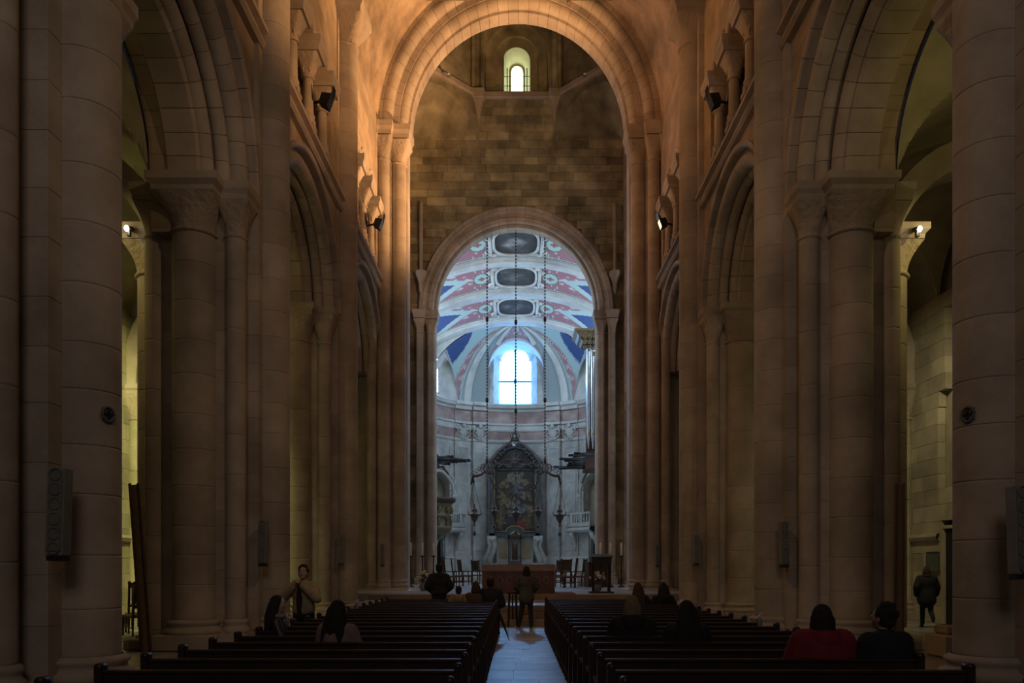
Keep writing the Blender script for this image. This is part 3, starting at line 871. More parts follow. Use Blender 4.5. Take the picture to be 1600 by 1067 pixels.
for s in (-1, 1):
    for x0, x1, off in ((3.72, 4.92, .16), (2.5, 3.56, .32)):
        pil = patch(s * x0, s * x1, 2.4, 11.65, 0, off, 'pilaster', 'chancel')
        xa_, xb_ = x0 + .14, x1 - .14
        for z0, z1 in ((2.9, 11.1),):
            patch(s * xa_, s * xb_, z0, z0 + .07, off - .02, off + .05, 'panel_border', 'chancel_trim', pil)
            patch(s * xa_, s * xb_, z1 - .07, z1, off - .02, off + .05, 'panel_border', 'chancel_trim', pil)
            patch(s * xa_, s * (xa_ + .07), z0, z1, off - .02, off + .05, 'panel_border', 'chancel_trim', pil, 2)
            patch(s * (xb_ - .07), s * xb_, z0, z1, off - .02, off + .05, 'panel_border', 'chancel_trim', pil, 2)
            for q in range(3):
                za = z0 + .1 + (z1 - z0 - .2) * q / 3
                patch(s * (xa_ + .09), s * (xb_ - .09), za + .01, za + (z1 - z0 - .2) / 3 - .01, off - .02, off + .012, 'marble_panel', 'chancel', pil, 6, .01)
        patch(s * x0, s * x1, 11.86, 12.5, 0, off - .02, 'marble_band', 'chancel_rose')
        patch(s * x0, s * x1, 13.2, 14.06, 0, off - .02, 'marble_frieze', 'chancel_rose')
        for z0, z1, o in ((11.6, 11.86, off + .1), (12.5, 12.72, off + .12), (12.94, 13.2, off + .16), (14.06, 14.4, off + .2), (14.4, 14.72, off + .42)):
            patch(s * (x0 - .05), s * (x1 + .05), z0, z1, 0, o, 'entablature', 'chancel_trim')
        patch(s * (x0 - .03), s * (x1 + .03), 1.1, 2.5, 0, off + .14, 'pedestal', 'chancel_trim')
        # carved cartouche below the entablature
        cx = s * (x0 + x1) / 2; p, nn = apse_at(cx, off + .06); tt = Vector((-nn.y, nn.x, 0))
        rt = Matrix((tt, -nn, Vector((0, 0, 1)))).transposed()
        m = MB()
        m.ell(p + Vector((0, 0, 12.25)), (.30, .16, .42), 14, 10, 0, rt)
        for e in (-1, 1):
            m.tube([p + tt * (e * .38) + nn * (.08 + .06 * sin(q)) + Vector((0, 0, 12.35)) + (tt * (e * .18 * cos(q * .9)) + Vector((0, 0, .3 * sin(q * .9)))) * (1 - q / 9) for q in range(8)], [.09, .09, .085, .08, .07, .06, .05, .04], 7)
            for q in range(6):
                m.ell(p + tt * (e * (.1 + .1 * q)) + nn * .12 + Vector((0, 0, 11.78 + .035 * q * q * .5)), .085 - .004 * q, 7, 5)
            m.ell(p + tt * (e * .52) + nn * .1 + Vector((0, 0, 12.72)), (.12, .10, .16), 8, 6)
        m.ell(p + nn * .16 + Vector((0, 0, 12.78)), (.16, .14, .18), 10, 7)
        for q in range(3): m.bar(p + tt * (-.1 + .1 * q) + nn * .16 + Vector((0, 0, 12.02)), p + tt * (-.1 + .1 * q) + nn * .16 + Vector((0, 0, 12.45)), .035, .06)
        ob('cartouche', m, 'chancel_trim', ch)
# back panels of plain marble beside the altarpiece
for s in (-1, 1):
    patch(XE + s * 2.02, XE + s * 2.42, 4.0, 11.2, 0, .06, 'marble_panel', 'chancel', ch, 4)
    for q, (z0, z1) in enumerate(((5.6, 7.6), (7.65, 9.4), (9.45, 11.1))):
        patch(s * 5.02, s * 5.25, z0, z1, 0, .03, 'marble_panel', 'chancel', ch, 3)

# conch: (x/a)^2 + (y/b)^2 + (z/c)^2 = 1 above the cornice, with three lunettes cut in
CZ, CC = 14.7, 5.15
def lun(x):
    ax = abs(x)
    if ax < 2.25: return 2.35 + 2.15 * sqrt(1 - (ax / 2.25) ** 2)
    if ax > 4.6: return 3.9 * sqrt(max(0, 1 - ((6.5 - ax) / 1.9) ** 2))
    return 0.0
def conch_top(x): return CC * sqrt(max(0, 1 - (x / AA) ** 2))
def hx(*c): return c
def conch_paint(x, z):
    r = 1 - (x / AA) ** 2 - (z / CC) ** 2
    y = AB * sqrt(max(0, r)); ph = math.degrees(math.atan2(abs(x) / AA, max(1e-6, y / AB)))
    base = (.38, .44, .46)
    lz = lun(x)
    if abs(x) < 2.3 + .25 and z > 2 and z - lz < .3 and lz > 0: return (.42, .28, .30) if z - lz > .12 else (.62, .66, .66)
    if ph < 15: return (.46, .30, .33) if 9 < ph else ((.58, .62, .62) if sin(z * 9) * sin(x * 14) > .1 else (.40, .30, .32))
    if ph < 18: return (.66, .70, .70)
    if 42.5 < ph < 49:
        return (.64, .66, .64) if sin(z * 5 + 2 * sin(ph * .9)) * sin(ph * 1.3 + z * 2.5) > .45 else (.46, .25, .28)
    if 49 <= ph < 59 and not (ph >= 50 and abs(x) - 3.25 > (4.5 - z) * .88 and z > 2.6) or 41 < ph <= 42.5: return (.46, .62, .62)
    if ph >= 50 and abs(x) - 3.25 > (4.5 - z) * .88 and z - lz > .35 and z > 2.6: return (.05, .095, .26)
    if ph >= 59: return ((.44, .27, .31) if z - lz < .16 else (.46, .62, .62))
    return base
cm = MB(); cm.c = []
XS = [-6.5 + 13.0 * k / 208 for k in range(209)]
rows = []
for x in XS:
    zt = conch_top(x); zb = min(lun(x), zt - .001); row = []
    for k in range(41):
        u = k / 40; z = zb + (zt - zb) * sin(u * pi / 2)
        y = AB * sqrt(max(0, 1 - (x / AA) ** 2 - (z / CC) ** 2))
        row.append((XE + x, AY + y, CZ + z)); cm.c.append(conch_paint(x, z))
    rows.append(row)
cm.strip(rows)
cn = ob('ceiling_apse', cm, 'conch'); structure(cn, 'ribbed half dome of the apse with painted bands')
# ribs of the half dome
for s in (-1, 1):
    for p0, p1 in ((19.5, 25.5), (33, 39)):
        m = MB(); rows = []
        for k in range(31):
            el = pi / 2 * .985 * k / 30
            row = []
            for ph, off in ((p0, .02), (p0 + .8, .13), (p1 - .8, .13), (p1, .02)):
                a = rad(ph) * s
                d = Vector((sin(a) * cos(el) * (AA - off), cos(a) * cos(el) * (AB - off), sin(el) * (CC - off)))
                row.append((XE + d.x, AY + d.y, CZ + d.z))
            rows.append(row)
        # keep the part above the window lunette
        rows = [r for r in rows if (r[1][2] - CZ) > lun(r[1][0] - XE) - .05 or abs(r[1][0] - XE) > 2.25]
        m.strip(rows); ob('rib', m, 'chancel_trim', cn)
# lunette tunnels and their walls
def cyl_y(x): return AY + AB * sqrt(max(0, 1 - (x / AA) ** 2))
lm = MB()
for xs in ([x for x in XS if abs(x) < 2.25], [x for x in XS if x > 4.6], [x for x in XS if x < -4.6]):
    r0, r1 = [], []
    for x in xs:
        z = min(lun(x), conch_top(x)); y = AY + AB * sqrt(max(0, 1 - (x / AA) ** 2 - (z / CC) ** 2))
        r0.append((XE + x, y - .01, CZ + z)); r1.append((XE + x, max(y, cyl_y(x)) + .15, CZ + z))
    lm.strip([r0, r1])
ob('lunette_vault', lm, 'chancel_trim', cn)
# window wall of the central lunette, the window with stepped head
WX0, WX1, WZ0 = -1.40, 1.20, 14.9
wcx = (WX0 + WX1) / 2
def whead(x):
    u = abs(x - wcx); 
    return 18.35 if u > 1.12 else 18.35 + .95 * sqrt(max(0, 1 - (u / 1.12) ** 2)) + .1
m = MB(); YW = 62.1
SPX = .45
def ohead(x):
    u = abs(x - wcx); R_ = (WX1 - WX0) / 2 + SPX
    return 18.0 + 1.55 * sqrt(max(0, 1 - (u / R_) ** 2))
OX0, OX1 = WX0 - SPX, WX1 + SPX
xs = [-2.35 + 4.7 * k / 188 for k in range(189)]
m.strip([[(x, YW - .45, ohead(x) if OX0 < x < OX1 else 14.5) for x in xs], [(x, YW - .45, 20.0) for x in xs]], smooth=False)
xi = [x for x in xs if WX0 < x < WX1]
inner = [(WX0, WZ0), (WX0, (WZ0 + 18.35) / 2), (WX0, whead(WX0 + .01))] + [(x, whead(x)) for x in xi] + [(WX1, whead(WX1 - .01)), (WX1, (WZ0 + 18.35) / 2), (WX1, WZ0)]
n_ = len(xi) + 2
outer = [(OX0, 14.5), (OX0, 16.3)] + [(OX0 + (OX1 - OX0) * k / (n_ - 1), ohead(OX0 + (OX1 - OX0) * k / (n_ - 1))) for k in range(n_)] + [(OX1, 16.3), (OX1, 14.5)]
m.strip([[(x, YW - .45, z) for x, z in outer], [(x, YW + .43, z) for x, z in inner]], smooth=False)
m.add([(OX0, YW - .45, 14.5), (OX1, YW - .45, 14.5), (WX1, YW + .43, WZ0), (WX0, YW + .43, WZ0)], [(0, 1, 2, 3)])
wn = ob('window_2', m, 'chancel'); structure(wn, 'tall bright apse window with a shaped head')
pn = MB()
for xa_, xb_, za, zc in ((WX0, wcx - .03, WZ0, 16.66), (wcx + .03, WX1, WZ0, 16.66)):
    ob('pane', MB().add([(xa_, YW + .42, za), (xb_, YW + .42, za), (xb_, YW + .42, zc), (xa_, YW + .42, zc)], [(0, 1, 2, 3)]), 'sky_apse', wn)
for lo, hi in ((WX0, wcx - .03), (wcx + .03, WX1)):
    top = [(x, YW + .42, whead(x)) for x in xi if lo <= x <= hi]
    ob('pane', MB().add([(lo, YW + .42, 16.74)] + top + [(hi, YW + .42, 16.74)], [tuple(range(len(top) + 2))]), 'sky_apse', wn)
b = MB(); b.box(wcx - .04, wcx + .04, YW + .36, YW + .43, WZ0, 19.5); b.box(WX0, WX1, YW + .36, YW + .43, 16.66, 16.74); b.ell((wcx, YW + .36, 16.7), (.13, .06, .2), 10, 6)
b.ell((wcx, YW + .36, 19.2), (.1, .05, .12), 8, 6); ob('window_bars', b, 'lead', wn)
# side lunettes with windows
for k, s in enumerate((-1, 1)):
    lw = MB(); pts = [s * (4.5 + 2.1 * q / 24) for q in range(25)]
    lw.strip([[(XE + x, cyl_y(x) + .02, 14.5) for x in pts], [(XE + x, cyl_y(x) + .02, 19) for x in pts]], smooth=False)
    wn = ob(f'window_{3 + k}', lw, 'chancel_trim'); structure(wn, f'lunette with a bright window at the {"left" if s < 0 else "right"} end of the apse')
    A, _ = apse_at(XE + s * 6.40, .1); B, _ = apse_at(XE + s * 6.05, .1)
    ob('pane', MB().add([(A.x, A.y, 15.0), (B.x, B.y, 15.0), (B.x, B.y, 17.6), (A.x, A.y, 17.6)], [(0, 1, 2, 3)]), 'sky_side', wn)
    fr = MB()
    for q in (A, B, (A + B) / 2): fr.bar((q.x, q.y - .03, 14.95), (q.x, q.y - .03, 17.65), .06, .06)
    for z in (15.0, 16.3, 17.6): fr.bar((A.x, A.y - .03, z), (B.x, B.y - .03, z), .05, .05)
    ob('window_bars', fr, 'lead', wn)
# upper side walls and the high side windows that light the chancel
uw = MB()
for s in (-1, 1): uw.box(XE + s * 6.6, XE + s * 7.0, 41.3, 57.2, 14.6, 18.4)
structure(ob('wall_clerestory', uw, 'chancel_trim'), 'upper side walls of the chancel')
k = 5
for s in (-1, 1):
    for yw in (43.0, 48.0, 53.5):
        fr = MB(); x = XE + s * 6.55
        for y in (yw - 1.25, yw, yw + 1.25): fr.box(x - .05, x + .05, y - .04, y + .04, 14.9, 17.5)
        for z in (14.9, 16.2, 17.5): fr.box(x - .05, x + .05, yw - 1.25, yw + 1.25, z - .04, z + .04)
        wn = ob(f'window_{k}', fr, 'lead'); structure(wn, 'high side window of the chancel'); k += 1
        ob('pane', MB().add([(x, yw - 1.22, 14.93), (x, yw + 1.22, 14.93), (x, yw + 1.22, 17.47), (x, yw - 1.22, 17.47)], [(0, 1, 2, 3)]), 'sky_side', wn)

# painted vault of the chancel
VR, VZ = 12.0, 19.8
def vz(x): return VZ - VR + sqrt(max(0, VR * VR - x * x))
PINK, WHITE, CYAN, BLUE, DARK, GREY = (.42, .185, .23), (.62, .64, .62), (.46, .63, .62), (.05, .09, .25), (.055, .055, .065), (.26, .27, .29)
def bay_paint(x, y, t, seed):
    ax = abs(x)
    q = (ax / 1.25) ** 3.2 + (abs(t) / .80) ** 3.2
    if q < 1:
        n = noise.noise(Vector((x * 1.6 + seed * 9, y * 1.3, seed * 3.1))) + .5 * noise.noise(Vector((x * 4, y * 4, seed)))
        g = max(0, .5 - ((x + .1) ** 2 * .8 + (y % 7 * 0) + (t - .1) ** 2 * 3)) 
        k = .05 + .07 * max(0, n) + g * .5 * (0.5 + max(-.4, n)) * (1.6 if seed == 0 else .5)
        return (k * 1.05, k, k * 1.02)
    if ax < 1.62 and abs(t) < .86:
        return WHITE if (q < 1.5 or abs(ax - 1.5) < .06 or abs(t) > .8) else GREY
    if abs(t) > .90: return GREY if abs(t) > .95 else WHITE
    # pale quatrefoils
    d = (ax - 2.15) ** 2 / .20 + (t * 2.0) ** 2 / .62
    if d < 1:
        return (.35, .12, .10) if (abs(ax - 2.15) < .06 and abs(t) < .17) or (abs(t) < .05 and abs(ax - 2.15) < .2) else CYAN
    if d < 1.5: return (.20, .17, .12)
    # lunettes biting in from the sides
    edge = ax - (2.9 + abs(t + .05) * 2.3)
    if edge > 0:
        if edge < .75: return CYAN
        if edge < .9: return WHITE
        return BLUE
    if edge > -.75:
        return WHITE if sin(ax * 5.5 + 2.2 * sin(t * 7)) * sin(t * 9 + ax * 3) > .35 else PINK
    if 1.62 < ax < 2.7 and sin(ax * 13 + seed) * sin(t * 8 + 1.5 * sin(ax * 6)) > .35: return WHITE if sin(ax * 31) > -.3 else (.22, .18, .16)
    if abs(t) > .72 and sin(ax * 11 + 2 * sin(ax * 5)) > .2: return (.30, .24, .24)
    return PINK
cv = empty('ceiling_chancel', (0, 0, 0)); structure(cv, 'painted pink and white chancel vault in three bays')
for seed, (ya, yb) in enumerate(((41.0, 44.9), (46.0, 50.0), (51.4, 55.7))):
    m = MB(); m.c = []; rows = []; ny, nx = 46, 176
    for j in range(ny + 1):
        y = ya + (yb - ya) * j / ny; t = -1 + 2 * j / ny; row = []
        for i in range(nx + 1):
            x = -6.62 + 13.24 * i / nx
            row.append((XE + x, y, vz(x))); m.c.append(bay_paint(x, y, t, seed))
        rows.append(row)
    m.strip(rows); bay = ob('painted_bay', m, 'ceiling_paint', cv)
    # moulded frame of the medallion
    yc, hy = (ya + yb) / 2, (yb - ya) / 2
    f = MB()
    pts = []
    for q in range(49):
        a = 2 * pi * q / 48; c_, s_ = cos(a), sin(a); r = (abs(c_) ** 3.2 + abs(s_) ** 3.2) ** (-1 / 3.2)
        pts.append((XE + 1.27 * c_ * r, yc + .81 * hy * s_ * r, vz(1.27 * c_ * r) - .05))
    f.tube(pts, .085, 6)
    for e in (-1, 1):
        f.tube([(XE + e * 1.46, yc - .72 * hy, vz(1.46) - .06), (XE + e * 1.46, yc + .72 * hy, vz(1.46) - .06)], .10, 6)
        for g in (-1, 1):
            f.tube([(XE + e * (1.55 + .22 * sin(v * .8) * (1 - v / 10)), yc + g * hy * (.62 - .06 * v), vz(1.6) - .09) for v in range(9)], [.09, .09, .085, .08, .075, .07, .06, .05, .04], 6)
            f.ell((XE + e * 1.3, yc + g * hy * .74, vz(1.3) - .08), (.16, .16, .1), 8, 5)
    ob('medallion_frame', f, 'chancel_trim', bay)
for ya, yb in ((44.9, 46.0), (50.0, 51.4), (55.7, 57.2)):
    m = MB(); prof = [(ya - .02, .0), (ya + .0, .12), (ya + .14, .13), (ya + .18, .26), (yb - .18, .26), (yb - .14, .13), (yb, .12), (yb + .02, 0)]
    m.strip([[(XE + x, y, vz(x) - d) for y, d in prof] for x in [-6.62 + 13.24 * i / 60 for i in range(61)]], smooth=False)
    ob('transverse_band', m, 'chancel_trim', cv)
m = MB(); m.strip([[(XE + x, 57.0, CZ + conch_top(x) if abs(x) < 6.6 else CZ) for x in XS], [(XE + x, 57.0, vz(x) + .2) for x in XS]], smooth=False)
ob('apse_arch', m, 'chancel_trim', cv)

# ------------------------------------------------------------------ side aisles
for s in (-1, 1):
    side = 'left' if s < 0 else 'right'
    wa = empty('wall_aisle', (XC + s * 12.0, 0, 0)); structure(wa, f'outer wall of the {side} aisle')
    m = MB(); m.box(s * .30, s * .6, -7, 44, -.1, 12.0)
    ob('mortar_bed', m, 'mortar', wa)
    DY0, DY1 = 20.1, 21.85
    for z, hh in courses(0, 9.4, .46, .12):
        zc = z + hh / 2; free = [(17.6, 25.8)]
        if s > 0:
            cutl = []
            if z < 2.7: cutl.append((DY0, DY1))
            if 3.8 < zc < 7.05: cutl.append((21.15 - (w_ := .9 if zc < 6.15 else sqrt(max(.01, .81 - (zc - 6.15) ** 2))), 21.15 + w_))
            if 7.2 < zc < 8.8: cutl.append((DY0, 21.7))
            for lo_, hi_ in cutl: free = [(17.6, lo_), (hi_, 25.8)]
        for f0, f1 in free:
            y = f0
            while y < f1 - .02:
                y2 = min(y + random.uniform(.6, 1.2), f1)
                if f1 - y2 < .25: y2 = f1
                ob('stone', MB().box(s * (-.02 + random.uniform(-.004, .004)), s * .2, y + .003, y2 - .003, z + .003, z + hh - .003, c=.006), 'aisle', wa)
                y = y2
    far = MB(); far.box(0, s * .3, -7, 17.6, 0, 9.4); far.box(0, s * .3, 25.8, 44, 0, 9.4); ob('masonry', far, 'aisle_wall', wa)
    if s < 0 or True:
        mo = MB(); mo.strip([[(s * d, y, z) for d, z in ((.1, 2.34), (-.10, 2.40), (-.14, 2.5), (-.10, 2.58), (.1, 2.62))] for y in ((21.95, 26) if s > 0 else (10, 26))], smooth=False)
        ob('string_course', mo, 'aisle', wa)
    for Y in PY[1:]:
        p = empty('pillar', (XC + s * 12.0, Y, 0)); structure(p, f'slender engaged column on the outer wall of the {side} aisle')
        shaft(p, (s, 'w'), -s * .18, 0, .3, 6.15, .24, -pi, pi, 14, .8, mat='aisle')
        ob('capital', cached(('capital', 'w'), lambda: capital_mb(.24, .38, .38, .7)), 'carved', p, (-s * .18, 0, 6.2))
        ob('abacus', cached(('abacus', 'w'), lambda: abacus_mb(.4, .42, .28)), 'stone', p, (-s * .18, 0, 6.9))
        ob('column_base', cached(('column_base', 'w'), lambda: base_mb(.26)), 'stone', p, (-s * .18, 0, 0))
        # transverse rib of the aisle vault
        tr = MB(); rows = []
        for k in range(25):
            a = pi * k / 24
            rows.append([(s * (9.65 - 12.0) + R * cos(a), yy, 7.2 + (R + .15) * sin(a) * 1.3) for R, yy in ((2.05, -.35), (2.05, .35), (2.5, .35), (2.5, -.35))])
        tr.strip(rows, smooth=False, closed=True); ob('transverse_rib', tr, 'stone', p)
    va = MB(); rows = []
    mids = [-1.85, 5.45, 12.75, 20.05, 27.35]
    for j in range(500):
        y = -7 + 38.0 * j / 499; v = min(abs(y - m_) for m_ in mids) / 2.2
        zc = 9.2 + 2.2 * sqrt(1 - v * v) if v < 1 else 0
        rows.append([(XC + s * (7.28 + 4.84 * k / 80), y, max(zc, 8.9 + 2.25 * sqrt(max(0, 1 - (k / 40 - 1) ** 2)))) for k in range(81)])
    va.strip(rows, smooth=False)
    structure(ob('ceiling_aisle', va, 'aisle'), f'barrel vault of the {side} aisle')
    structure(ob('wall_aisle_end', MB().box(XC + s * 7.2, XC + s * 12.4, 31, 31.4, 0, 12), 'aisle_wall'), f'end wall of the {side} aisle')
# west wall closing the nave behind the viewer
ww = MB(); ww.box(-14.5, -2.8, -8.4, -8, 0, 25); ww.box(2.8, 14.5, -8.4, -8, 0, 25); ww.box(-2.8, 2.8, -8.4, -8, 0, 5.6); ww.box(-2.8, 2.8, -8.4, -8, 11.4, 25)
structure(ob('wall_west', ww, 'stone_plain'), 'west wall behind the viewer')

# right aisle: door, niche, recess, plaque
dw = XC + 12.0
d = empty('door_1', (dw, 20.97, 0)); structure(d, 'dark open doorway in the right aisle wall')
ob('door_shade', MB().box(.10, .16, -.9, .9, 0, 2.8), 'dark', d)  # near-black slab, the shade of the doorway put into its colour
fr = MB(); fr.box(-.03, .14, .80, .90, 0, 2.74, c=.01); fr.box(-.03, .14, -.93, -.83, 0, 2.74, c=.01); fr.box(-.03, .14, -.93, .90, 2.70, 2.80, c=.01)
ob('door_frame', fr, 'aisle', d)
ob('door_leaf', MB().box(.04, .09, -.02, .78, .02, 2.66, c=.008), 'dark', d)
nb = MB(); nb.box(.22, .3, -1.0, 1.0, 3.6, 7.3); structure(ob('niche_back', nb, 'aisle', None, (dw, 21.15, 0)), 'blind round niche above the doorway')
nb = MB(); nb.box(.24, .3, -.9, .9, 7.1, 9); structure(ob('recess_back', nb, 'mortar', None, (dw, 20.9, 0)), 'dark square recess high above the doorway')
p = P(1461, 878, 22.25); pq = empty('plaque', (dw - .05, 22.25, p.z)); tag(pq, 'small green bronze plaque on the wall left of the dark doorway', 'plaque')
ob('plate', MB().box(-.02, .02, -.30, .30, -.27, .27, c=.012), 'plaque', pq)
b = MB(); b.box(-.03, .0, -.33, .33, .27, .30); b.box(-.03, 0, -.33, .33, -.30, -.27); b.box(-.03, 0, -.33, -.30, -.27, .27); b.box(-.03, 0, .30, .33, -.27, .27)
ob('frame', b, 'bronze', pq)

# ------------------------------------------------------------------ altarpiece
def num(n): return ['first', 'second', 'third', 'fourth', 'fifth', 'sixth', 'seventh', 'eighth', 'ninth', 'tenth', 'eleventh', 'twelfth', 'thirteenth', 'fourteenth', 'fifteenth', 'sixteenth', 'seventeenth', 'eighteenth', 'nineteenth', 'twentieth'][n - 1]
XR = -.13
ap = empty('altarpiece', (XR, 60.7, 4.0)); tag(ap, 'tall altarpiece painting in a blue-green marble frame behind the altar', 'altarpiece')
def archtop(x, hw, z, h): return z + h * sqrt(max(0, 1 - (x / hw) ** 2))
bd = MB(); bd.box(-1.98, 1.98, .25, .95, .1, 5.5); bd.prism([(1.98 * cos(pi * q / 24), 5.5 + 1.95 * sin(pi * q / 24)) for q in range(25)], .25, .95)
ob('backing', bd, 'greenmarble', ap)
fr = MB()
for s in (-1, 1):
    fr.box(s * 1.62, s * 1.98, -.05, .3, .05, 5.4, c=.04); fr.box(s * 1.70, s * 1.90, -.12, .0, .3, 5.1, c=.03)
fr.box(-2.05, -.55, -.05, .3, .0, .32, c=.04); fr.box(.55, 2.05, -.05, .3, 0, .32, c=.04)
ob('frame', fr, 'greenmarble', ap)
tp = MB()
for r0, y, rr in ((1.85, .05, .16), (1.62, .0, .09)):
    tp.tube([(r0 * cos(pi * q / 24), y, 5.4 + (r0 + .05) * sin(pi * q / 24)) for q in range(25)], rr, 8)
ob('arched_pediment', tp, 'greenmarble', ap)
# base rising round the tabernacle
bs = MB(); bs.prism([(-.75, -.1), (-.75, .2)] + [(.75 * -cos(pi * q / 16), .2 + .62 * sin(pi * q / 16)) for q in range(17)] + [(.75, -.1)], -.15, .3); ob('canopy', bs, 'greenmarble', ap)
gl = MB(); gl.tube([(-1.6, -.1, .42), (-.82, -.18, .42)] + [(.72 * -cos(pi * q / 12), -.2, .42 + .44 * sin(pi * q / 12)) for q in range(13)] + [(.82, -.18, .42), (1.6, -.1, .42)], .035, 6)
gl.tube([(-1.6, -.08, .42), (-1.6, -.08, 5.3)], .03, 6); gl.tube([(1.6, -.08, .42), (1.6, -.08, 5.3)], .03, 6)
ob('gilt_fillet', gl, 'gilt', ap)
# the canvas: an old dark religious scene, only as blots of figures in warm and dull tones
cv_ = MB(); cv_.c = []
blots = [(0, 4.6, .75, .5, (.26, .24, .18)), (-.75, 4.2, .4, .35, (.24, .17, .10)), (.75, 4.3, .42, .3, (.22, .15, .11)), (.1, 3.7, .45, .5, (.20, .21, .24)),
         (-.95, 3.2, .4, .5, (.26, .20, .11)), (.9, 3.3, .35, .4, (.25, .19, .12)), (-.4, 2.7, .5, .35, (.28, .22, .13)), (.35, 2.35, .55, .4, (.20, .23, .25)),
         (-1.1, 1.5, .3, .9, (.22, .16, .08)), (-.4, 1.2, .4, .5, (.07, .07, .08)), (.6, 1.05, .5, .45, (.30, .05, .03)), (1.1, 1.3, .35, .6, (.17, .12, .07)),
         (1.15, 2.2, .3, .4, (.24, .19, .13)), (-.2, 1.9, .5, .3, (.20, .15, .12)), (.05, 5.6, .6, .4, (.16, .18, .18))]
rows = []
for j in range(141):
    z = .45 + 6.6 * j / 140; row = []
    for i in range(71):
        u = -1.62 + 3.24 * i / 70
        hw = 1.62 if z < 5.4 else 1.62 * sqrt(max(.0004, 1 - ((z - 5.4) / 1.68) ** 2))
        x = u / 1.62 * hw; row.append((x, .12, z))
        wob = noise.noise(Vector((x * 2.0, z * 2.0, 3))) * .5 + noise.noise(Vector((x * 5.5, z * 5.5, 5))) * .28
        c = Vector((.055, .047, .038))
        for bx, bz, rx, rz, bc in blots:
            wz = noise.noise(Vector((x * 3.1 + 7, z * 3.1, bz))) * .45; d = ((x - bx + wob) / rx) ** 2 + ((z - bz + wz) / rz) ** 2
            if d < 1.3: c = c.lerp(Vector(bc), min(1, 1.5 - d) * (.75 + .8 * noise.noise(Vector((x * 5, z * 5, bx)))) if d < 1.5 else 0)
        k = 1 + .35 * noise.noise(Vector((x * 5, z * 5, 8)))
        cv_.c.append(tuple(max(.01, v * k) for v in c))
    rows.append(row)
cv_.strip(rows); ob('canvas', cv_, 'art', ap)
# metal ornaments of the pediment
om = MB()
def scroll(mb, c, r, turns, flip, rad_, y=-.1, tail=None):
    pts = []
    n = 18
    for q in range(n):
        a = turns * 2 * pi * q / n; rr = r * (1 - .8 * q / n)
        pts.append((c[0] + flip * rr * cos(a), y - .03 * sin(a), c[1] + rr * sin(a)))
    mb.tube(pts, [1.35 * rad_ * (1 - .5 * q / n) for q in range(n)], 6)
for s in (-1, 1):
    scroll(om, (s * 1.75, 5.75), .38, 1.3, s, .09); scroll(om, (s * 1.35, 6.35), .30, 1.3, -s, .08); scroll(om, (s * .95, 6.75), .28, 1.2, s, .08); scroll(om, (s * 1.95, 5.1), .26, 1.2, -s, .07)
    scroll(om, (s * .5, 7.2), .26, 1.2, s, .07); scroll(om, (s * 1.3, 5.6), .25, 1.3, s, .06)
    om.tube([(s * 2.05, -.05, 4.9), (s * 2.15, -.1, 5.4), (s * 1.8, -.1, 6.1), (s * 1.3, -.1, 6.75), (s * .8, -.1, 7.15), (s * .35, -.1, 7.45), (s * .12, -.1, 8.0)], [.06, .13, .16, .15, .15, .12, .05], 7)
    om.tube([(s * .1, -.1, 5.6), (s * .5, -.12, 5.45), (s * .9, -.12, 5.75), (s * 1.25, -.1, 5.6), (s * 1.5, -.1, 5.3)], [.04, .07, .07, .06, .04], 6)
    for q in range(5): om.ell((s * (1.95 - .1 * q), -.12, 4.75 - .22 * q), (.10, .08, .12), 7, 5)
om.box(-1.5, 1.5, .0, .08, 5.28, 5.36)
ob('wrought_scrolls', om, 'bronze', ap)
sr = MB()
for q in range(16):
    a = 2 * pi * q / 16; L = .80 if q % 2 == 0 else .55
    sr.tube([(0, -.15, 6.1), (L * cos(a), -.15, 6.1 + L * sin(a))], [.08, .015], 5)
sr.ell((0, -.17, 6.1), (.17, .08, .17), 12, 8)
ob('sunburst', sr, 'bronze', ap)
cw = MB(); cw.lathe([(.26, 7.55), (.30, 7.62), (.28, 7.72), (.30, 7.8)], 14, c=(0, -.1, 0))
for q in range(6):
    a = 2 * pi * q / 6; cw.tube([(.29 * cos(a), -.1 + .29 * sin(a), 7.78), (.36 * cos(a), -.1 + .36 * sin(a), 8.02), (.2 * cos(a), -.1 + .2 * sin(a), 8.2), (0, -.1, 8.15)], .04, 6)
cw.ell((0, -.1, 8.25), .1, 10, 7); cw.bar((0, -.1, 8.3), (0, -.1, 8.62), .05, .05); cw.bar((-.11, -.1, 8.48), (.11, -.1, 8.48), .05, .05)
ob('crown', cw, 'bronze', ap)
ob('white_dove', MB().ell((-.06, -.22, 7.22), (.16, .08, .10), 10, 6).tube([(-.06, -.22, 7.25), (-.28, -.22, 7.42)], [.05, .015], 6).tube([(-.06, -.22, 7.25), (.14, -.22, 7.44)], [.05, .015], 6), 'white', ap)
for s in (-1, 1):
    c = MB(); y0 = -.1
    pts = [(s * 1.62, y0, .0), (s * 1.70, y0, -.25), (s * 1.58, y0, -.7), (s * 1.72, y0, -1.2), (s * 2.02, y0, -1.75), (s * 1.9, y0, -2.1)]
    c.tube(pts, [.26, .24, .20, .22, .28, .2], 10); c.tube([(p[0] + s * .38, y0 - .02, p[2]) for p in pts], [.2, .16, .14, .16, .2, .15], 10)
    c.box(s * 1.45, s * 2.2, -.3, .4, -.06, .08, c=.02); c.ell((s * 1.78, y0 - .2, -.22), (.22, .12, .18), 10, 7); c.box(s * 1.4, s * 2.3, -.25, .5, -2.9, -2.05, c=.02)
    ob('console', c, 'chancel', ap)
pn = MB(); pn.box(-1.45, 1.45, .3, .6, -2.9, .0); ob('plinth', pn, 'chancel_trim', ap)
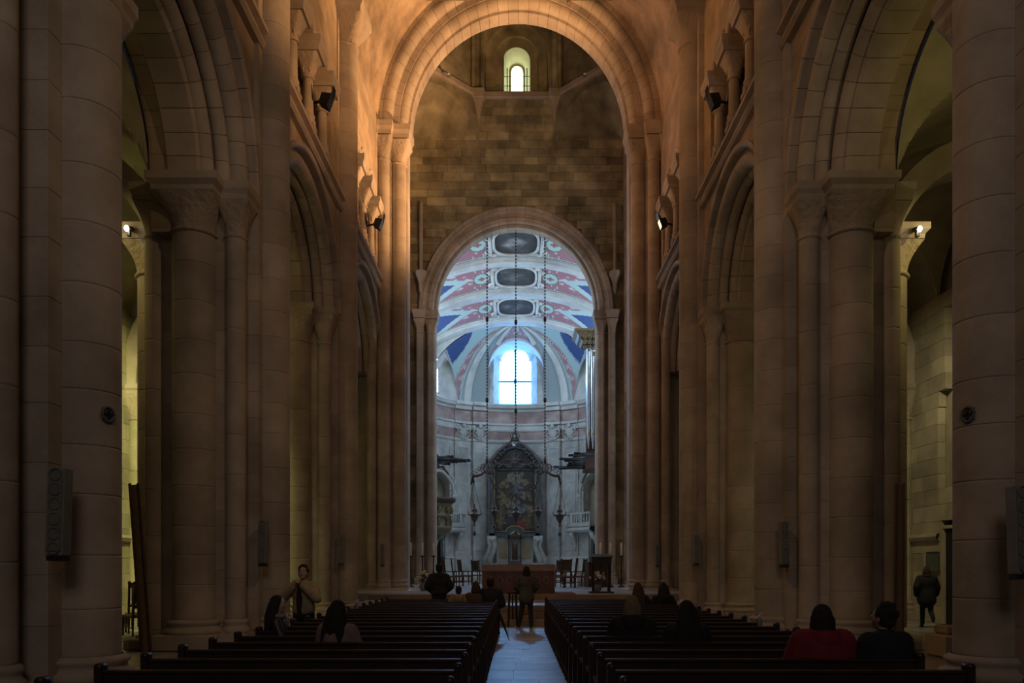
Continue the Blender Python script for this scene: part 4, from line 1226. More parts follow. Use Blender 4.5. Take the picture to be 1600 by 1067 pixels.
for s in (-1, 1): ob('marble_panel', MB().box(s * .62, s * 1.28, .24, .31, -1.7, -.4, c=.02), M.setdefault('yellow_marble', stone('yellow_marble', (.50, .42, .24), (.60, .52, .33), rough=.5, rand=.05, bump=.05)), ap)
# tabernacle throne below the picture
tb = empty('throne', (XR, 60.2, 1.2)); tag(tb, 'dark carved wooden throne with red seat below the altarpiece', 'throne')
f = MB()
for s in (-1, 1):
    f.box(s * .40, s * .52, -.1, .1, .5, 2.85, c=.02); f.box(s * .30, s * .36, -.06, .06, 1.0, 2.7, c=.01); f.lathe([(.05, 2.85), (.09, 2.9), (.07, 3.0), (.02, 3.1)], 8, c=(s * .46, 0, 0)); f.bar((s * .47, -.1, 1.25), (s * .47, -.65, 1.2), .09, .07); f.box(s * .42, s * .52, -.68, -.58, .0, 1.2, c=.01)
f.box(-.52, .52, -.1, .1, 2.62, 2.86, c=.02); f.box(-.5, .5, -.7, .1, .0, .45, c=.03)
ob('throne_frame', f, 'oak', tb)
ob('back_cushion', MB().box(-.24, .24, -.1, .05, 1.0, 2.2, c=.05), 'oak', tb)
gf = MB(); gf.tube([(-.20, -.12, 1.05), (-.20, -.12, 2.3), (-.1, -.12, 2.5), (.1, -.12, 2.5), (.20, -.12, 2.3), (.20, -.12, 1.05)], .03, 6); gf.ell((0, -.12, 2.0), (.09, .03, .2), 10, 7); ob('gilt_tracery', gf, 'dull_gilt', tb)
ob('cresting', MB().tube([(-.5, 0, 2.9), (-.25, 0, 3.05), (0, 0, 3.2), (.25, 0, 3.05), (.5, 0, 2.9)], [.04, .07, .09, .07, .04], 7), 'gilt', tb)
ob('seat_cushion', MB().box(-.48, .48, -.72, .05, .45, .92, c=.05), 'velvet', tb)

# ------------------------------------------------------------------ tribunes with balustrades
def baluster_mb():
    return MB().lathe([(.06, 0), (.06, .05), (.035, .09), (.068, .26), (.04, .45), (.03, .52), (.05, .6), (.05, .66)], 10)
for s in (-1, 1):
    p, nn = apse_at(XE + s * 5.45, 0); tt = Vector((-nn.y, nn.x, 0))
    b = empty('balcony', (0, 0, 0)); tag(b, f'pale marble balcony with turned balusters on the {"left" if s < 0 else "right"} curve of the apse', 'balcony')
    pts = []
    for k in range(25):
        x = XE + s * (3.95 + 2.55 * k / 24); q, n2 = apse_at(x, 0); e = .95 * min(1, sin(pi * min(.5, (k / 24) * 1.1)) * 1.0 + .0) 
        pts.append((q, n2, max(.08, e)))
    sl = MB(); rows = []
    for q, n2, e in pts:
        o = q + n2 * (e + .06); i = q + n2 * (e - .1); rows.append([(q.x, q.y, 4.35), (q.x + n2.x * e * .8, q.y + n2.y * e * .8, 4.30), (o.x, o.y, 4.46), (o.x, o.y, 4.62), (i.x, i.y, 4.75), (q.x, q.y, 4.75)])
    sl.strip(rows, smooth=False); ob('balcony_slab', sl, 'chancel_trim', b)
    pl = MB(); pl.strip([[((q + n2 * (e - .12)).x, (q + n2 * (e - .12)).y, 4.75), ((q + n2 * (e + .02)).x, (q + n2 * (e + .02)).y, 4.75), ((q + n2 * (e + .02)).x, (q + n2 * (e + .02)).y, 5.05), ((q + n2 * (e - .12)).x, (q + n2 * (e - .12)).y, 5.05)] for q, n2, e in pts], smooth=False)
    ob('balcony_plinth', pl, 'chancel_trim', b)
    rl = MB(); rl.strip([[((q + n2 * (e + a)).x, (q + n2 * (e + a)).y, z) for a, z in ((-.14, 5.7), (.05, 5.7), (.05, 5.84), (-.14, 5.84))] for q, n2, e in pts], smooth=False, )
    ob('handrail', rl, 'chancel_trim', b)
    bm = cached(('baluster', 0), baluster_mb)
    for k in range(1, 24, 2):
        q, n2, e = pts[k]; c = q + n2 * (e - .05)
        if k % 8 == 1: ob('pedestal', cached(('pedestal', 1), lambda: MB().box(-.09, .09, -.09, .09, 0, .68, c=.01)), 'chancel_trim', b, (c.x, c.y, 5.04), (0, 0, math.atan2(n2.y, n2.x)))
        else: ob('baluster', bm, 'chancel_trim', b, (c.x, c.y, 5.04))
    for x in (4.75, 6.35):
        q, n2 = apse_at(XE + s * x, 0); t2 = Vector((-n2.y, n2.x, 0))
        br = MB()
        br.tube([q + n2 * .75 + Vector((0, 0, 4.3)), q + n2 * .62 + Vector((0, 0, 4.0)), q + n2 * .35 + Vector((0, 0, 3.75)), q + n2 * .2 + Vector((0, 0, 3.3)), q + n2 * .12 + Vector((0, 0, 2.9))], [.16, .2, .17, .15, .1], 10)
        ob('bracket', br, 'chancel_trim', b)
    # moulded arch above and doorway below belong to the wall
    m = MB(); a0 = TRIB[0] if s > 0 else TRIB[1]
    def at_arc(a):
        i = min(range(len(ARC)), key=lambda i: abs(ARC[i] - a)); return PATH[i]
    for rr, tk in ((1.62, .13), (1.88, .08)):
        path = []
        for q in range(25):
            u = rr * -cos(pi * q / 24); pp, n3 = at_arc(a0 + u); path.append((pp.x + n3.x * .06, pp.y + n3.y * .06, 7.3 + rr * 1.08 * sin(pi * q / 24)))
        m.tube(path, tk, 8)
    ob('archivolt', m, 'chancel_trim', ch)
    for u in (-1.66, 1.66):
        pp, n3 = at_arc(a0 + u); t3 = Vector((-n3.y, n3.x, 0)); k = MB()
        k.bar((pp.x + n3.x * .05, pp.y + n3.y * .05, 4.75), (pp.x + n3.x * .05, pp.y + n3.y * .05, 7.1), .34, .16, up=n3); k.bar((pp.x + n3.x * .08, pp.y + n3.y * .08, 7.1), (pp.x + n3.x * .08, pp.y + n3.y * .08, 7.36), .44, .26, up=n3)
        ob('jamb', k, 'chancel_trim', ch)
    for u in (-.75, .75):
        pp, n3 = at_arc(a0 + u); k = MB(); k.bar((pp.x + n3.x * .05, pp.y + n3.y * .05, 1.2), (pp.x + n3.x * .05, pp.y + n3.y * .05, 4.2), .26, .2, up=n3); ob('jamb', k, 'chancel_trim', ch)
    pp, n3 = at_arc(a0); dd = MB(); dd.bar((pp.x - n3.x * .3, pp.y - n3.y * .3, 1.2), (pp.x - n3.x * .3, pp.y - n3.y * .3, 4.3), 1.25, .06, up=n3); ob('door', dd, 'wood', ch)

# pulpit-like organ gallery on the left
pu = empty('pulpit', (-6.1, 54.6, 4.2)); tag(pu, 'gilded round pulpit with dark cornice projecting from the left chancel wall', 'pulpit')
ob('body', MB().lathe([(.9, -.3), (1.35, -.05), (1.5, .1), (1.5, .25), (1.38, .32), (1.38, .9), (1.55, 1.0), (1.42, 1.1), (1.42, 1.8), (1.5, 1.9)], 28), 'dull_gilt', pu)
ob('cornice', MB().lathe([(1.5, 1.9), (1.75, 2.05), (1.8, 2.2), (1.72, 2.3), (1.2, 2.36)], 28), 'oak', pu)
for q in range(12):
    k = MB(); a = 2 * pi * q / 12; k.lathe([(.09, .35), (.12, .6), (.08, .88)], 8, c=(1.42 * cos(a), 1.42 * sin(a), 0)); ob('carved_post', k, 'dull_gilt', pu); k = MB(); k.ell((1.46 * cos(a), 1.46 * sin(a), 1.45), (.16, .16, .26), 8, 6); ob('carving', k, 'dull_gilt', pu)
ob('red_bracket', MB().lathe([(.25, -1.1), (.4, -.8), (.9, -.3)], 18), 'oak', pu)

# ------------------------------------------------------------------ organs: trumpets and pipes
og = empty('organ', (4.6, 47, 7)); tag(og, 'organ with tall tin pipes, gilded carving and dark horizontal trumpets on the right', 'organ')
L = lambda px, py, Y: P(px, py, Y) - Vector((4.6, 47, 7))
for i, (px, top, Y) in enumerate(((919.5, 545, 47.2), (926.5, 545, 47.0), (933.5, 545, 46.8), (941, 545, 46.6), (949, 545, 46.4))):
    b0, t0 = L(px, 682, Y), L(px, top, Y); m = MB(); r = .135
    m.lathe([(.03, -.75), (r * .9, 0), (r, .1), (r, t0.z - b0.z)], 14, c=(b0.x, b0.y, b0.z)); ob('pipe', m, 'tin', og)
    ob('pipe_mouth', MB().ell((b0.x, b0.y - r, b0.z + .25), (.07, .05, .16), 8, 6), 'gilt', og)
cs = MB(); a, b_ = L(914, 700, 47.6), L(965, 540, 47.6); cs.box(a.x + .1, b_.x + .6, a.y, a.y + .6, a.z - .2, b_.z)
ob('organ_case', cs, 'oak', og)
cn_ = MB(); t = L(898, 518, 46.6); rows = []
for d, z in ((0.55, -.45), (.42, -.3), (.3, -.22), (.18, -.05), (0, .1), (0, .22)): rows.append([(t.x + d, t.y - .0 + d, t.z + z), (t.x + 2.6, t.y + d, t.z + z), (t.x + 2.6, t.y + 2.2, t.z + z), (t.x + d, t.y + 2.2, t.z + z)])
cn_.strip(rows, smooth=False, closed=True); cn_.add(rows[-1], [(0, 1, 2, 3)]); cn_.add(rows[0], [(3, 2, 1, 0)]); ob('gilded_cornice', cn_, 'dull_gilt', og)
cg = MB()
for i in range(5):
    for j in range(4):
        c = L(914 + 8 * i, 526 + 9 * j, 46.9)
        if j < 3 or i > 1: cg.tube([(c.x + .14 * (1 - q / 12) * cos(q * .9 + i), c.y - .05, c.z + .16 * (1 - q / 12) * sin(q * .9 + i)) for q in range(11)], [.045] * 11, 5)
ob('gilded_carving', cg, 'dull_gilt', og)
def trumpet(parent, p, q, r1):
    m = MB(); m.tube([p, p.lerp(q, .75), q], [.035, .055, r1], 8); m.lathe([(r1, 0)], 3) if False else None
    return ob('trumpet_pipe', m, 'trumpet_metal', parent)
random.seed(11)
for row, (py, x0) in enumerate(((708, 897), (711, 888), (716, 873), (719, 884), (723, 885), (728, 887), (730, 866))):
    for k in range(2):
        p0 = L(948, py + 1.5 * k, 46.0 - .4 * k + .1 * row); p1 = L(x0 + k * 9 + random.uniform(-2, 3), py + 1.8 * k + random.uniform(-1, 1), 45.2 - .5 * k + .1 * row); trumpet(og, p0, p1, .085)
m = MB(); p0 = L(932, 733, 45.6); m.box(p0.x - .7, p0.x + 1.6, p0.y - .3, p0.y + 1.6, p0.z - .06, p0.z + .9, c=.05); ob('wind_chest', m, 'oak', og)
m = MB(); m.bar(L(909, 755, 46), L(918, 737, 46), .1, .1); ob('bracket', m, 'oak', og)
og2 = empty('organ', (-4.8, 47, 7)); tag(og2, 'row of dark horizontal organ trumpets projecting from the left chancel wall', 'organ')
L2 = lambda px, py, Y: P(px, py, Y) - Vector((-4.8, 47, 7))
for k in range(16):
    py = 713 + 13 * (k % 8) / 7.5; x1 = [708, 716, 722, 734, 735, 728, 715, 703][k % 8] - 6 * (k // 8)
    trumpet(og2, L2(668, 715 + 8 * (k % 8) / 7.5, 46.4 - .4 * (k // 8)), L2(x1, py if k % 8 in (0, 7) else 716 + 7 * (k % 8) / 7.5, 45.4 - .4 * (k // 8) + .05 * (k % 8)), .08)
m = MB(); c = L2(672, 720, 46.5); m.box(c.x - 1.5, c.x + .5, c.y - .3, c.y + .8, c.z - .35, c.z + .4, c=.05); ob('wind_chest', m, 'oak', og2)
m = MB(); m.bar(L2(690, 728, 46), L2(701, 741, 46), .12, .12); ob('bracket', m, 'oak', og2); m = MB(); m.bar(L2(684, 729, 46), L2(695, 730, 46), .1, .1); ob('bracket', m, 'oak', og2)

# ------------------------------------------------------------------ hanging lamps
def beads(mb, p, q, step=.17, r=.042):
    p, q = Vector(p), Vector(q); n = int((q - p).length / step)
    for i in range(n): mb.ell(p.lerp(q, (i + .5) / n), (r, r, r * 1.5), 6, 4)
YL = 40.35
def chain_thing(px, py_top, py_bot, label, lamps=None):
    t = empty('lamp_chain', P(px, py_top, YL)); tag(t, label, 'chain', 'beaded lamp chains')
    m = MB(); a, b = P(px, py_top, YL) - t.location, P(px, py_bot, YL) - t.location
    beads(m, a, b); m.tube([a, b], .010, 4); m.ell(a.lerp(b, .38), (.09, .09, .16), 8, 6); m.ell(a.lerp(b, .74), (.09, .09, .16), 8, 6)
    ob('beads', m, 'iron', t)
    return t
cent = chain_thing(806, 357, 742, 'middle beaded chain hanging from the chancel arch in front of the window')
for s, px, words_ in ((-1, 761, 'left'), (1, 851.5, 'right')):
    t = chain_thing(px, 366, 716, f'beaded chain {words_} of the apse window carrying a curled bracket')
    o = P(px, 728, YL) - t.location
    m = MB()
    m.ell(o + Vector((0, 0, .3)), (.1, .1, .2), 8, 6)
    for q in range(6):
        a = 2 * pi * q / 6; m.tube([o + Vector((.03 * cos(a), .03 * sin(a), .15)), o + Vector((.30 * cos(a), .30 * sin(a), .05)), o + Vector((.36 * cos(a), .36 * sin(a), -.2)), o + Vector((.2 * cos(a), .2 * sin(a), -.38)), o + Vector((.05 * cos(a), .05 * sin(a), -.3))], .028, 6)
    e = P(px + s * 22, 744, YL) - t.location; e2 = P(px + s * 25, 757, YL) - t.location; i2 = P(px - s * 11, 742, YL) - t.location
    m.tube([o + Vector((0, 0, -.2)), o + Vector((s * .3, 0, -.45)), e + Vector((-s * .2, 0, .02)), e, e2], [.04, .06, .085, .10, .04], 8)
    m.tube([o + Vector((0, 0, -.2)), o + Vector((-s * .15, 0, -.35)), i2], [.04, .05, .04], 7)
    for q in range(4):
        c = o.lerp(e, .3 + .22 * q) + Vector((0, 0, .12)); m.tube([c + Vector((.16 * (1 - v / 9) * cos(v), 0, .14 * (1 - v / 9) * sin(v))) for v in range(8)], .02, 5)
    ob('bracket', m, 'bronze', t)
def sanct_lamp(px, py, hang_px, hang_py, label, k=1.0):
    b = P(px, py, YL); t = empty('sanctuary_lamp', b); tag(t, label, 'lamp', 'silver sanctuary lamps')
    prof = [(.02, -.62), (.06, -.58), (.03, -.48), (.05, -.40), (.10, -.33), (.18, -.2), (.22, -.05), (.27, .0), (.23, .05), (.15, .09), (.13, .18), (.17, .22), (.12, .30), (.05, .42), (.06, .5), (.02, .56)]
    ob('bowl', MB().lathe([(r * k, z * k) for r, z in prof], 16), 'bronze', t)
    for q in range(3):
        w = MB(); a = 2 * pi * q / 3 + .5; w.tube([(.22 * k * cos(a), .22 * k * sin(a), -.02), (.36 * k * cos(a), .36 * k * sin(a), .02), (.42 * k * cos(a), .42 * k * sin(a), .18 * k)], [.05 * k, .045 * k, .02], 6); ob('wing', w, 'bronze', t)
    c = MB(); top = P(hang_px, hang_py, YL) - b
    for q in range(3):
        a = 2 * pi * q / 3 + .5; c.tube([(.38 * k * cos(a), .38 * k * sin(a), .1 * k), top], .014, 4)
    c.lathe([(.10, -.05), (.06, 0), (.02, .1)], 8, c=tuple(top))
    ob('chains', c, 'iron', t)
    d = MB(); d.tube([(0, 0, -.6 * k), (0, 0, -.85 * k)], .015, 5); d.lathe([(.02, -1.12 * k), (.07, -1.08 * k), (.09, -.95 * k), (.03, -.85 * k)], 10); ob('tassel', d, 'bronze', t)
sanct_lamp(741.5, 804, 740, 752, 'sanctuary lamp at the far left, before plain marble left of the altarpiece')
sanct_lamp(874.5, 805, 875, 752, 'sanctuary lamp at the far right, before plain marble right of the altarpiece')
sanct_lamp(772.5, 799, 772, 741, 'small sanctuary lamp before the left edge of the altarpiece frame', .8)
sanct_lamp(841, 799, 840, 741, 'small sanctuary lamp before the right edge of the altarpiece frame', .8)
sanct_lamp(806.5, 802, 806, 746, 'broad middle sanctuary lamp in front of the dark painting', 1.0)

# ------------------------------------------------------------------ altar and what stands round it
al = empty('altar', (.07, 26.3, .72)); tag(al, 'broad altar covered by a dark red cloth with pale top band', 'altar')
ob('mensa', MB().box(-1.20, 1.20, -.42, .42, .0, .97, c=.01), 'chancel_trim', al)
cl = MB(); rows = []
xs = [-1.22 + 2.44 * k / 60 for k in range(61)]
for z in (.02, .3, .6, .80): rows.append([(x, -.455 - .012 * sin(x * 26) * (1 - z), z) for x in xs])
cl.strip(rows); ob('frontal_cloth', cl, 'velvet', al)
tc = MB(); tc.box(-1.24, 1.24, -.475, .46, .965, .99); tc.box(-1.24, 1.24, -.475, -.46, .77, .97); tc.box(1.205, 1.24, -.46, .46, .3, .97); tc.box(-1.24, -1.205, -.46, .46, .3, .97)
ob('top_cloth', tc, 'velvet_light', al)
orn = MB()
for q in range(7):
    x = -.93 + .31 * q; orn.tube([(x + .09 * cos(2 * pi * v / 12), -.475, .45 + .13 * sin(2 * pi * v / 12)) for v in range(13)], .012, 5)
ob('frontal_pattern', orn, 'velvet_light', al)
ob('altar_step', MB().box(-1.75, 1.9, -.85, .9, -.005, .03, c=.01), M.setdefault('carpet', plain('red_altar_carpet', (.20, .07, .06), rough=.9)), al)

es = empty('stand', P(801, 976, 21.0) * 1.0); es.location.z = 0; es.location.y = 20.85; tag(es, 'slim dark wooden stand with crossbar before the altar steps', 'stand')
m = MB()
for x, x2 in ((-.12, -.085), (.12, .085)): m.bar((x, 0, 0), (x2, .03, .92), .045, .04)
m.bar((0, .42, 0), (0, .06, .88), .04, .035); ob('legs', m, 'wood', es)
ob('crossbar', MB().box(-.16, .16, -.02, .06, .90, .95, c=.008), 'wood', es); ob('ledge', MB().box(-.12, .12, -.05, .03, .52, .55, c=.006), 'wood', es)

lc = empty('lectern', (2.93, 26.6, .72)); tag(lc, 'dark wooden lectern on four legs right of the altar', 'lectern')
tp = MB(); tp.add([(-.34, -.22, 1.22), (.34, -.22, 1.22), (.34, .24, 1.36), (-.34, .24, 1.36), (-.34, -.22, 1.02), (.34, -.22, 1.02), (.34, .24, 1.10), (-.34, .24, 1.10)], [(0, 1, 2, 3), (7, 6, 5, 4), (0, 4, 5, 1), (1, 5, 6, 2), (2, 6, 7, 3), (3, 7, 4, 0)])
ob('desk', tp, 'velvet' if False else 'wood', lc)
ob('book_ledge', MB().box(-.35, .35, -.27, -.21, 1.2, 1.26, c=.006), 'wood', lc)
for x in (-.27, .27):
    for y in (-.18, .18): ob('leg', cached(('leg', 'lectern'), lambda: MB().lathe([(.035, 0), (.03, .3), (.026, .7), (.03, 1.06)], 8)), 'wood', lc, (x, y, .05))
b = MB()
for y in (-.18, .18): b.box(-.42, .42, y - .03, y + .03, 0, .06, c=.008)
b.box(-.27, .27, -.02, .02, .3, .34); ob('base', b, 'wood', lc)

def candle(px, base_px_y, Y, label, kpx=868):
    b = P(px, base_px_y, Y); t = empty('candlestick', (b.x, Y, .724)); tag(t, label, 'candlestick', 'tall candlesticks beside the chancel arch')
    h = P(px, kpx, Y).z - .724; ht = P(px, 849, Y).z - .724
    ob('stem', MB().lathe([(.16, 0), (.15, .04), (.06, .10), (.03, .2), (.028, h * .45), (.05, h * .48), (.028, h * .52), (.025, h - .08), (.06, h - .05), (.12, h - .02), (.12, h)], 12), 'iron', t)
    ob('candle', MB().lathe([(.042, h), (.042, ht), (.02, ht + .01), (.006, ht + .06)], 10), 'wax', t)
for px, l in ((641.6, 'outermost tall candlestick with white candle left of the chancel'), (660, 'middle tall candlestick with white candle left of the chancel'), (677.5, 'tall candlestick left of the chancel, nearest to the altar')): candle(px, 920, 34.0, l)
for px, l in ((938.5, 'tall candlestick behind the dark lectern, nearest to the altar'), (954, 'middle tall candlestick with white candle right of the chancel'), (971, 'outermost tall candlestick with white candle right of the chancel')): candle(px, 920, 34.0, l)

def bouquet(px, py, Y, label, z0, n=26, seed=1):
    r = random.Random(seed); b = P(px, py, Y); t = empty('flower_arrangement', (b.x, Y, z0)); tag(t, label, 'flowers')
    ob('vase', MB().lathe([(.10, 0), (.16, .12), (.13, .25), (.10, .3), (.13, .34)], 14), 'plastic', t)
    lf, pt = MB(), MB()
    for q in range(n):
        a, e, l = r.uniform(0, 2 * pi), r.uniform(.2, 1.4), r.uniform(.22, .42)
        d = Vector((cos(a) * cos(e), sin(a) * cos(e), sin(e))); c = Vector((0, 0, .34)) + d * l
        lf.tube([(0, 0, .3), c], .006, 4); lf.ell(Vector((0, 0, .34)) + d * l * .7, (.05, .05, .02), 6, 4); pt.ell(c, r.uniform(.035, .06), 8, 6)
    ob('leaves', lf, 'leaf', t); ob('blossoms', pt, 'petal', t)
bouquet(662, 924, 29.0, 'pale flower arrangement on the platform beside the left crossing pier', .725, seed=3)
bouquet(934, 921, 28.6, 'white flower arrangement on the platform behind the dark lectern', .725, seed=5)
lt_ = empty('leaflet', (P(643, 926, 29).x, 29.2, .726)); tag(lt_, 'white leaflet lying on the platform left of the flower arrangement', 'leaflet')
ob('sheet', MB().add([(-.2, -.15, .002), (.18, -.18, .002), (.2, .12, .002), (-.17, .15, .03)], [(0, 1, 2, 3)]).add([(-.2, -.15, .0), (.18, -.18, .0), (.2, .12, .0), (-.17, .15, .0)], [(3, 2, 1, 0)]), 'white', lt_)

def chancel_chair(px, Y, z, yaw, label, armchair=True):
    t = empty('choir_chair', (P(px, 900, Y).x, Y, z), yaw); tag(t, label, 'chair', 'dark chairs in the chancel')
    ob('seat', MB().box(-.27, .27, -.25, .27, .42, .50, c=.02), 'velvet', t)
    for x in (-.25, .25):
        for y in (-.23, .25): ob('leg', cached(('leg', 'choir'), lambda: MB().lathe([(.03, 0), (.022, .1), (.035, .3), (.03, .43)], 8)), 'oak', t, (x, y, 0))
    b = MB()
    for x in (-.25, .25): b.bar((x, -.23, .44), (x, -.33, 1.22), .05, .05); b.ell((x, -.33, 1.25), .04, 8, 5)
    b.bar((-.25, -.325, 1.18), (.25, -.325, 1.18), .05, .12); b.bar((-.25, -.26, .68), (.25, -.26, .68), .04, .06)
    ob('backrest', b, 'oak', t)
    ob('back_panel', MB().add([(-.2, -.28, .72), (.2, -.28, .72), (.2, -.325, 1.12), (-.2, -.325, 1.12), (-.2, -.30, .72), (.2, -.30, .72), (.2, -.345, 1.12), (-.2, -.345, 1.12)], [(0, 1, 2, 3), (7, 6, 5, 4), (0, 4, 5, 1), (2, 6, 7, 3), (1, 5, 6, 2), (3, 7, 4, 0)]), 'oak', t)
    if armchair:
        for x in (-.27, .27):
            a = MB(); a.bar((x, -.26, .70), (x, .25, .68), .05, .04); a.bar((x, .24, .45), (x, .24, .68), .04, .04); ob('arm', a, 'oak', t)
    bb = MB(); bb.bar((-.25, -.23, .2), (-.25, .25, .2), .03, .03); bb.bar((.25, -.23, .2), (.25, .25, .2), .03, .03); ob('stretcher', bb, 'oak', t)
for a in ((703, 35.2, .724, -1.3, 'dark choir armchair left of the altar, nearest to the left chancel jamb'), (716, 36.6, .724, -1.5, 'dark choir armchair left of the altar, second from the left jamb'),
          (727, 38.0, .724, -1.2, 'dark choir armchair left of the altar, third from the left jamb'), (748, 41.5, .724, -.6, 'dark chair just left of the red altar, far back'),
          (880, 34.5, .724, 2.6, 'dark chair right of the altar with its back towards the wall'), (890, 33.6, .724, 1.4, 'dark chair right of the altar in front of a pair of chairs'),
          (904, 35.5, .724, 1.2, 'dark choir armchair right of the altar beside pale stone steps'), (868, 40.0, .724, .8, 'dark chair just right of the red altar, far back')):
    chancel_chair(*a)
kn = empty('stone_steps', (P(917, 905, 36).x, 36.4, .724)); tag(kn, 'short flight of pale stone steps behind the chairs on the right', 'steps')
for k in range(4): ob('step', MB().box(-.45, .5, -.6 + .28 * k, .7, .17 * k, .17 * k + .165, c=.012), 'chancel_trim', kn)
ks = empty('stone_steps', (P(752, 905, 44).x, 43.5, .724)); tag(ks, 'low pale stone steps seen left of the red altar', 'steps')
for k in range(3): ob('step', MB().box(-.8, .8, -.5 + .28 * k, .5, .12 * k, .12 * k + .115, c=.012), 'chancel_trim', ks)
pr = empty('prayer_desk', (P(922, 900, 35).x + .3, 34.6, .724), .3); tag(pr, 'dark prayer desk behind the lectern at the right jamb', 'desk')
ob('panel', MB().box(-.45, .45, -.05, .05, 0, 1.1, c=.02), 'oak', pr); ob('top', MB().box(-.5, .5, -.12, .3, 1.08, 1.14, c=.012), 'oak', pr)
ob('side', MB().box(-.45, -.38, 0, .4, 0, 1.08, c=.01), 'oak', pr); ob('side', MB().box(.38, .45, 0, .4, 0, 1.08, c=.01), 'oak', pr)

# ------------------------------------------------------------------ wall speakers, roundels, floodlights
def speaker(px, py, Y, h, label, lean=0.0, w_=.17):
    p = P(px, py, Y); t = empty('column_speaker', p); t.rotation_euler = (lean, 0, 0); tag(t, label, 'speaker', 'grey column loudspeakers on the piers')
    ob('case', MB().box(-w_ / 2, w_ / 2, -.07, .08, -h / 2, h / 2, c=.012), 'greymetal', t)
    g = MB()
    for k in range(6): g.lathe([(.055, 0), (.055, .012), (.0, .02)], 12); 
    g = MB(); g.box(-w_ / 2 + .02, w_ / 2 - .02, -.08, -.06, -h / 2 + .05, h / 2 - .05)
    for k in range(6):
        z = -h / 2 + h * (k + .5) / 6; g.tube([(w_ * .33 * cos(2 * pi * v / 12), -.083, z + w_ * .33 * sin(2 * pi * v / 12)) for v in range(13)], .008, 4)
    ob('grille', g, 'grille', t)
    b = MB(); b.box(-.03, .03, .07, .2, -.06, .06); b.box(-w_ / 2 + .01, w_ / 2 - .01, -.06, .08, -h / 2 - .05, -h / 2 + .01); ob('mount', b, 'iron', t)
speaker(411, 847, 15.55, .88, 'column speaker on the second left pier', -.06)
speaker(533, 858, 22.85, .86, 'column speaker on the third left pier', -.06)
speaker(597.5, 866, 29.6, .80, 'column speaker on the left crossing pier', -.06, .15)
speaker(92, 800, 8.25, .95, 'large column speaker on the nearest left pier', -.05, .19)
speaker(1225, 849, 15.55, .88, 'column speaker on the second right pier', -.06)
speaker(1088, 858, 22.85, .86, 'column speaker on the third right pier', -.06)
speaker(1027, 867, 29.6, .78, 'column speaker on the right crossing pier', -.06, .15)
speaker(1594, 828, 8.15, .95, 'large column speaker on the nearest right pier, cut by the frame', -.05, .19)
for s, X0, px, py in ((-1, .25, 168, 644), (1, .25, 1509, 644)):
    cx, cy = X0 + s * 5.35, 9.1
    a = -.45 if s < 0 else pi + .45
    p = Vector((cx + .385 * cos(a), cy + .385 * sin(a), P(px, py, 8.8).z)); t = empty('roundel', p, a + pi / 2); tag(t, f'small dark metal roundel on the nearest {"left" if s < 0 else "right"} column', 'roundel', 'column roundels')
    m = MB(); m.tube([(.075 * cos(2 * pi * q / 20), -.01, .085 * sin(2 * pi * q / 20)) for q in range(21)], .016, 6); m.box(-.07, .07, -.008, .012, -.075, .075, c=.004); ob('disc', m, 'relief', t)
    c = MB(); c.box(-.05, .05, -.025, -.005, -.012, .012); c.box(-.012, .012, -.025, -.005, -.05, .05); ob('cross', c, 'iron', t)

def flood(px, py, Y, s, label, lit=False):
    p = P(px, py, Y); t = empty('floodlight', p); tag(t, label, 'floodlight', 'black floodlights of the triforium')
    h = Matrix.Rotation(rad(-20 * s), 3, 'Y')
    k = MB(); o = Vector((-s * .02, 0, 0)); vs = []
    for x, r in ((-.13, .13), (.13, .17)):
        for a, b in ((-1, -1), (1, -1), (1, 1), (-1, 1)): vs.append(o + h @ Vector((-s * x, r * a, r * b)))
    k.add(vs, [(3, 2, 1, 0), (4, 5, 6, 7)] + [(i, (i + 1) % 4, 4 + (i + 1) % 4, 4 + i) for i in range(4)]); ob('housing', k, 'black', t)
    f = MB(); f.add([o + h @ Vector((-s * .132, .14 * a, .14 * b)) for a, b in ((-1, -1), (1, -1), (1, 1), (-1, 1))], [(0, 1, 2, 3)]); ob('lens', f, 'bulb_dim' if lit else 'black', t)
    fp = MB(); fp.add([o + h @ Vector((-s * .13, y, .17)) for y in (-.16, .16)] + [o + h @ Vector((-s * .10, y, .42)) for y in (.14, -.14)], [(0, 1, 2, 3), (3, 2, 1, 0)]); ob('flap', fp, 'tin' if lit else 'black', t)
    bd = MB(); bd.bar(o + Vector((s * .12, 0, 0)), Vector((s * .42, .05, -.05)), .05, .05); bd.bar(Vector((s * .40, .05, .12)), Vector((s * .50, .05, -.45)), .05, .05); bd.bar(Vector((s * .30, -.02, -.02)), Vector((s * .34, -.02, .38)), .2, .02)
    bd.bar(Vector((s * .50, .05, -.42)), Vector((s * .95, .05, -.42)), .05, .05)
    ob('bracket', bd, 'black', t)
flood(508, 158, 20.6, -1, 'black floodlight on a bracket at the left triforium, nearer one')
flood(590, 350, 27.8, -1, 'black floodlight on a bracket at the left triforium, near the crossing')
flood(1118, 158, 20.9, 1, 'black floodlight on a bracket at the right triforium, nearer one')
flood(1037, 349, 28.2, 1, 'black floodlight with a glowing flap at the right triforium near the crossing', True)
for s, px, py, Y in ((-1, 197, 356, 15.55), (1, 1438, 357, 15.55)):
    p = P(px, py, Y); t = empty('spotlight', p); tag(t, f'small lit spotlight on the capital by the {"left" if s < 0 else "right"} aisle', 'spotlight', 'small aisle spotlights')
    ob('housing', MB().tube([(s * -.02, .06, .02), (s * -.02, .2, .06)], .05, 10), 'black', t); ob('bulb', MB().ell((0, .02, 0), (.045, .045, .06), 10, 6), 'bulb', t); ob('foot', MB().box(-.03, .03, .08, .16, -.12, .0), 'black', t)

